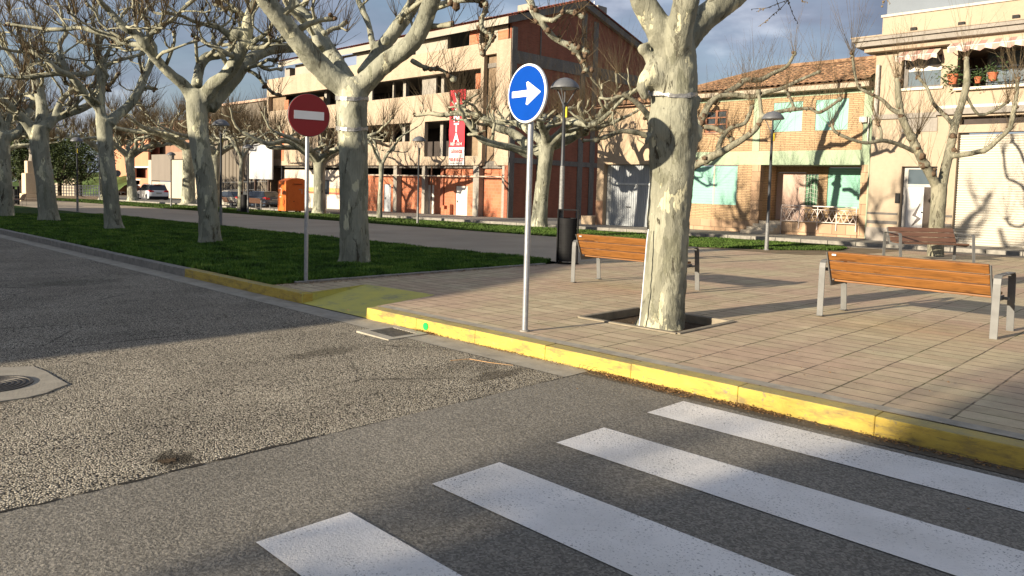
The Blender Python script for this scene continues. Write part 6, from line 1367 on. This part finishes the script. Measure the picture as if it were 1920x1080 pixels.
mb=MB();fbox(mb,284,322,290,339.5,YW-.02);mb.build('grey_panel',plaster('grey_panel',(.19,.165,.14),.04,.92),t)
mb=MB();fbox(mb,322.2,343,300,385,YW-.05);fbox(mb,361,372,311,385,YW-.05);fbox(mb,343.2,372,303,311,YW-.1);mb.each('wall',plaster('cream_pilasters',(.50,.42,.31),.05,.88),t)
mb=MB();fbox(mb,343.1,360.9,311.2,385,YW+.6);mb.build('recess_wall',plaster('orange_brown_render',(.48,.19,.095),.05,.9),t)
mb=MB();fbox(mb,372.2,400,300,385,YW+.05);fbox(mb,322.2,400,285,299.8,YW+3,5);mb.each('wall',plaster('dull_brown_render',(.30,.22,.16),.06,.85),t)
mb=MB();fbox(mb,279,362,232,292,YW+9,.5);mb.build('upper_wall',plaster('brown_upper_render',(.26,.15,.10),.06,.8),t)
mb=MB();fbox(mb,365,398,222,262,YW+10,.5);mb.each('upper_wall',plaster('terracotta_render3',(.58,.28,.17),.05,.88),t)
# white hoarding and fence
YW=31.5;t=thing('billboard',(oy(490,380,YW).x,YW,G(-60,YW)),'large blank white hoarding on posts left of the unfinished block','billboard')
mb=MB();fbox(mb,467.5,510,270,336.5,YW,.12);mb.build('panel',simple('white_sheet',(.42,.43,.44),.5,0,.04,.5),t)
for px in (478,503):
    mb=MB();a=oy(px,336,YW+.16);mb.box(a.x-.1,YW+.13,-2,a.x+.1,YW+.3,a.z+2);mb.build('post',simple('rusty_steel',(.07,.045,.035),.7),t)
YW=36.;t=thing('wire_fence',(oy(430,370,YW).x,YW,G(-75,YW)),'dark steel post fence with diagonal braces in front of the warehouse','fence')
for px in (418,437,458,488,507):
    mb=MB();a=oy(px,342,YW);mb.tube([(a.x,YW,-2),(a.x,YW,a.z)],.06,5);mb.build('post',MT['black'],t)
for p0,p1 in (((419,360),(436,345)),((489,345),(497,360))):
    mb=MB();mb.tube([tuple(oy(*p0,YW)),tuple(oy(*p1,YW))],.035,4);mb.build('brace',MT['black'],t)
mb=MB();mb.tube([tuple(oy(412,342,YW)),tuple(oy(512,340,YW))],.025,4);mb.tube([tuple(oy(412,356,YW)),tuple(oy(512,355,YW))],.02,4);mb.build('wire',MT['galv'],t)
# park at the far left
q=gp(62,377);dq=(q-CC).dot(CF)
t=thing('stone_monument',(q.x,q.y,q.z),'stepped pale stone monument seen between two shaded tree trunks on the left','monument')
mb=MB()
sf=dq/FPX
for i,(w,h0,h1) in enumerate(((50,0,6),(38,6,14),(30,14,52),(22,52,75))):
    mb.box(q.x-w*sf*.5,q.y-w*sf*.5,q.z+h0*sf,q.x+w*sf*.5,q.y+w*sf*.5,q.z+h1*sf-.004)
mb.build('pedestal',plaster('monument_stone',(.60,.48,.34),.06,.85),t,bevel=.05)
mb=MB();zz=q.z+75*sf
mb.tube([(q.x,q.y,zz),(q.x+.1,q.y,zz+.5),(q.x,q.y,zz+1.1),(q.x-.05,q.y,zz+1.5)],[.32,.26,.30,.12],10);mb.build('sculpted_block',MT['conc'],t)
YF=0
a=ad(56,366,88);b=ad(190,368,92)
t=thing('white_railing',(a.x,a.y,a.z),'white metal railing along the raised park bed at the far left','railing')
d=(b-a);nn=26
for i in range(nn+1):
    p=a+d*i/nn;mb=MB();mb.box(p.x-.04,p.y-.04,p.z-.2,p.x+.04,p.y+.04,p.z+1.25);mb.build('post',MT['sign_white'],t)
for k,hh in enumerate((.25,.6,.95,1.27)):
    mb=MB();mb.tube([a+Vector((0,0,hh)),b+Vector((0,0,hh))],.045,5);mb.each('rail',MT['sign_white'],t)
a2=ad(50,372,85);b2=ad(192,374,88);dd_=(b2-a2).normalized();s_=Vector((-dd_.y,dd_.x,0))
mb=MB();mb.prism([a2+Vector((0,0,-1)),b2+Vector((0,0,-1)),b2+Vector((0,0,.35)),a2+Vector((0,0,.35))],s_*1.0);tag(mb.build('low_wall',plaster('low_wall_stone',(.36,.28,.21),.08,.85),fix=True),'low brown retaining wall under the white railing','wall')
a3=ad(100,372,97);b3=ad(170,372,99)
mb=MB();w_=99/FPX
for (u0,u1,v0,v1,k) in ((100,141,344,372,0),(118,122,330,344,0),(130,142,333,344,0)):
    p0=ad(u0,v1,98);p1=ad(u1,v0,98);r_=Vector((_r0.x,_r0.y,0));n_=Vector((_h.x,_h.y,0))
    c0=ad(u0,v1,98);c1=ad(u1,v1,98);z1=p1.z
    mb.prism([c0,c1,Vector((c1.x,c1.y,z1)),Vector((c0.x,c0.y,z1))],n_*.8)
tag(mb.build('park_ruin',plaster('white_stone',(.66,.56,.43),.06,.88),fix=True),'low white stone structure behind the railing in the park','monument')
hl=[(-135,4),(-118,50),(-150,62),(-190,0)]
mb=MB()
a=ad(-60,372,130);b=ad(185,372,135);n_=Vector((_h.x,_h.y,0))
N=24;V=[];F=[]
for j in range(5):
    for i in range(N+1):
        p=a+(b-a)*i/N+n_*(j*9);V.append((p.x,p.y,p.z-1.5+(0,3.6,5.5,6.4,6.2)[j]+.35*math.sin(i*1.3+j)))
for j in range(4):
    for i in range(N): F.append((j*(N+1)+i,j*(N+1)+i+1,(j+1)*(N+1)+i+1,(j+1)*(N+1)+i))
mb.add(V,F);structure(mb.build('hill',simple('green_bank',(.10,.16,.04),.95,0,.25,.4),None,smooth=True))
# round sign near the orange house
q=gp(216,377);qc=ad(220,325,(q-CC).dot(CF));t=thing('round_sign',(q.x,q.y,q.z),'small dark round sign on a pole left of the leaning plane tree','road sign')
mb=MB();mb.tube([(q.x,q.y,q.z),(q.x,q.y,qc.z+.4)],.05,6);mb.build('pole',MT['galv'],t)
mb=MB();mb.lathe((qc.x,qc.y,qc.z),[(.001,0),(.33,0),(.33,.03),(.001,.03)],20,0,'x');mb.build('disc',MT['lampgrey'],t)
# ---------------------------------------------------------------- row of houses across the road behind the viewer: its roofline throws the long shade
YS=-12.
t=thing('shading_house',(-24,YS,G(-24,YS)),'rendered house with a sloping roofline across the road behind the viewer','house')
prof=[(-60,-2),(-10.3,-2),(-10.33,3.1),(-10.9,3.95),(-11.47,4.49),(-12.53,5.0),(-14.26,5.6),(-15.38,6.22),(-16.2,7.1),(-24,7.45),(-60,7.8)]
mb=MB();mb.prism([(x,YS,z) for x,z in prof],(0,-9,0));mb.each('wall',MT['cream'],t,fix=True)
for i in range(6):
    for zz in (1.,4.2):
        x=-16-i*4.2;mb=MB();mb.box(x-.6,YS+.002,zz,x+.6,YS+.05,zz+1.5);w_=mb.build('window',glass('house_glass'),t)
# earth rings round the lawn trees
for i,(u,v,rr) in enumerate(((664,499,.42),(394,459,.42),(213,432,.46),(92,417,.5),(10,408,.5))):
    q=gp(u,v);blob(q.x,q.y+.28,rr,rr,.152,MT['earth'],'tree_soil',seed=30+i,rag=.12)
# hanging budded twigs that dip into the top of the picture
mb=MB()
for l in ([(1492,-30),(1478,0),(1462,18),(1450,27),(1436,40),(1422,50)],[(1478,0),(1480,8),(1486,26),(1496,43)],[(1478,0),(1455,8),(1438,15),(1409,17)],[(1462,18),(1458,6),(1452,-12)],[(1436,15),(1418,22)],[(1500,-20),(1505,2),(1514,4)],[(1665,-30),(1662,-5),(1655,8)],[(1662,-4),(1668,6)]):
    P=[ad(a,b,9.4) for a,b in l];mb.tube(P,[.0052]+[.0042]*(len(P)-2)+[.003],5,0,True)
    for i in range(len(P)-1):
        for k in range(3):
            c=P[i].lerp(P[i+1],rnd.random());c+=Vector((rnd.gauss(0,.006),rnd.gauss(0,.006),-.008));mb.lathe(tuple(c),[(.001,-.011),(.006,-.004),(.007,.003),(.001,.012)],6)
for c in ((1654,12),(1656,3)):
    mb.lathe(tuple(ad(c[0],c[1],9.4)),[(.001,-.015),(.012,-.008),(.014,0),(.012,.008),(.001,.014)],8)
hb=mb.build('hanging_twigs',MT['shoot'],T1)

mb=MB();mb.tube([ad(u,v,8.55+k) for u,v,k in ((1216,430,0.02),(1213,452,0),(1209,500,-.01),(1204,560,-.02),(1200,600,-.03),(1198,614,-.04))],.0075,8);mb.build('cable_conduit',simple('white_plastic',(.7,.7,.7),.4),T1)
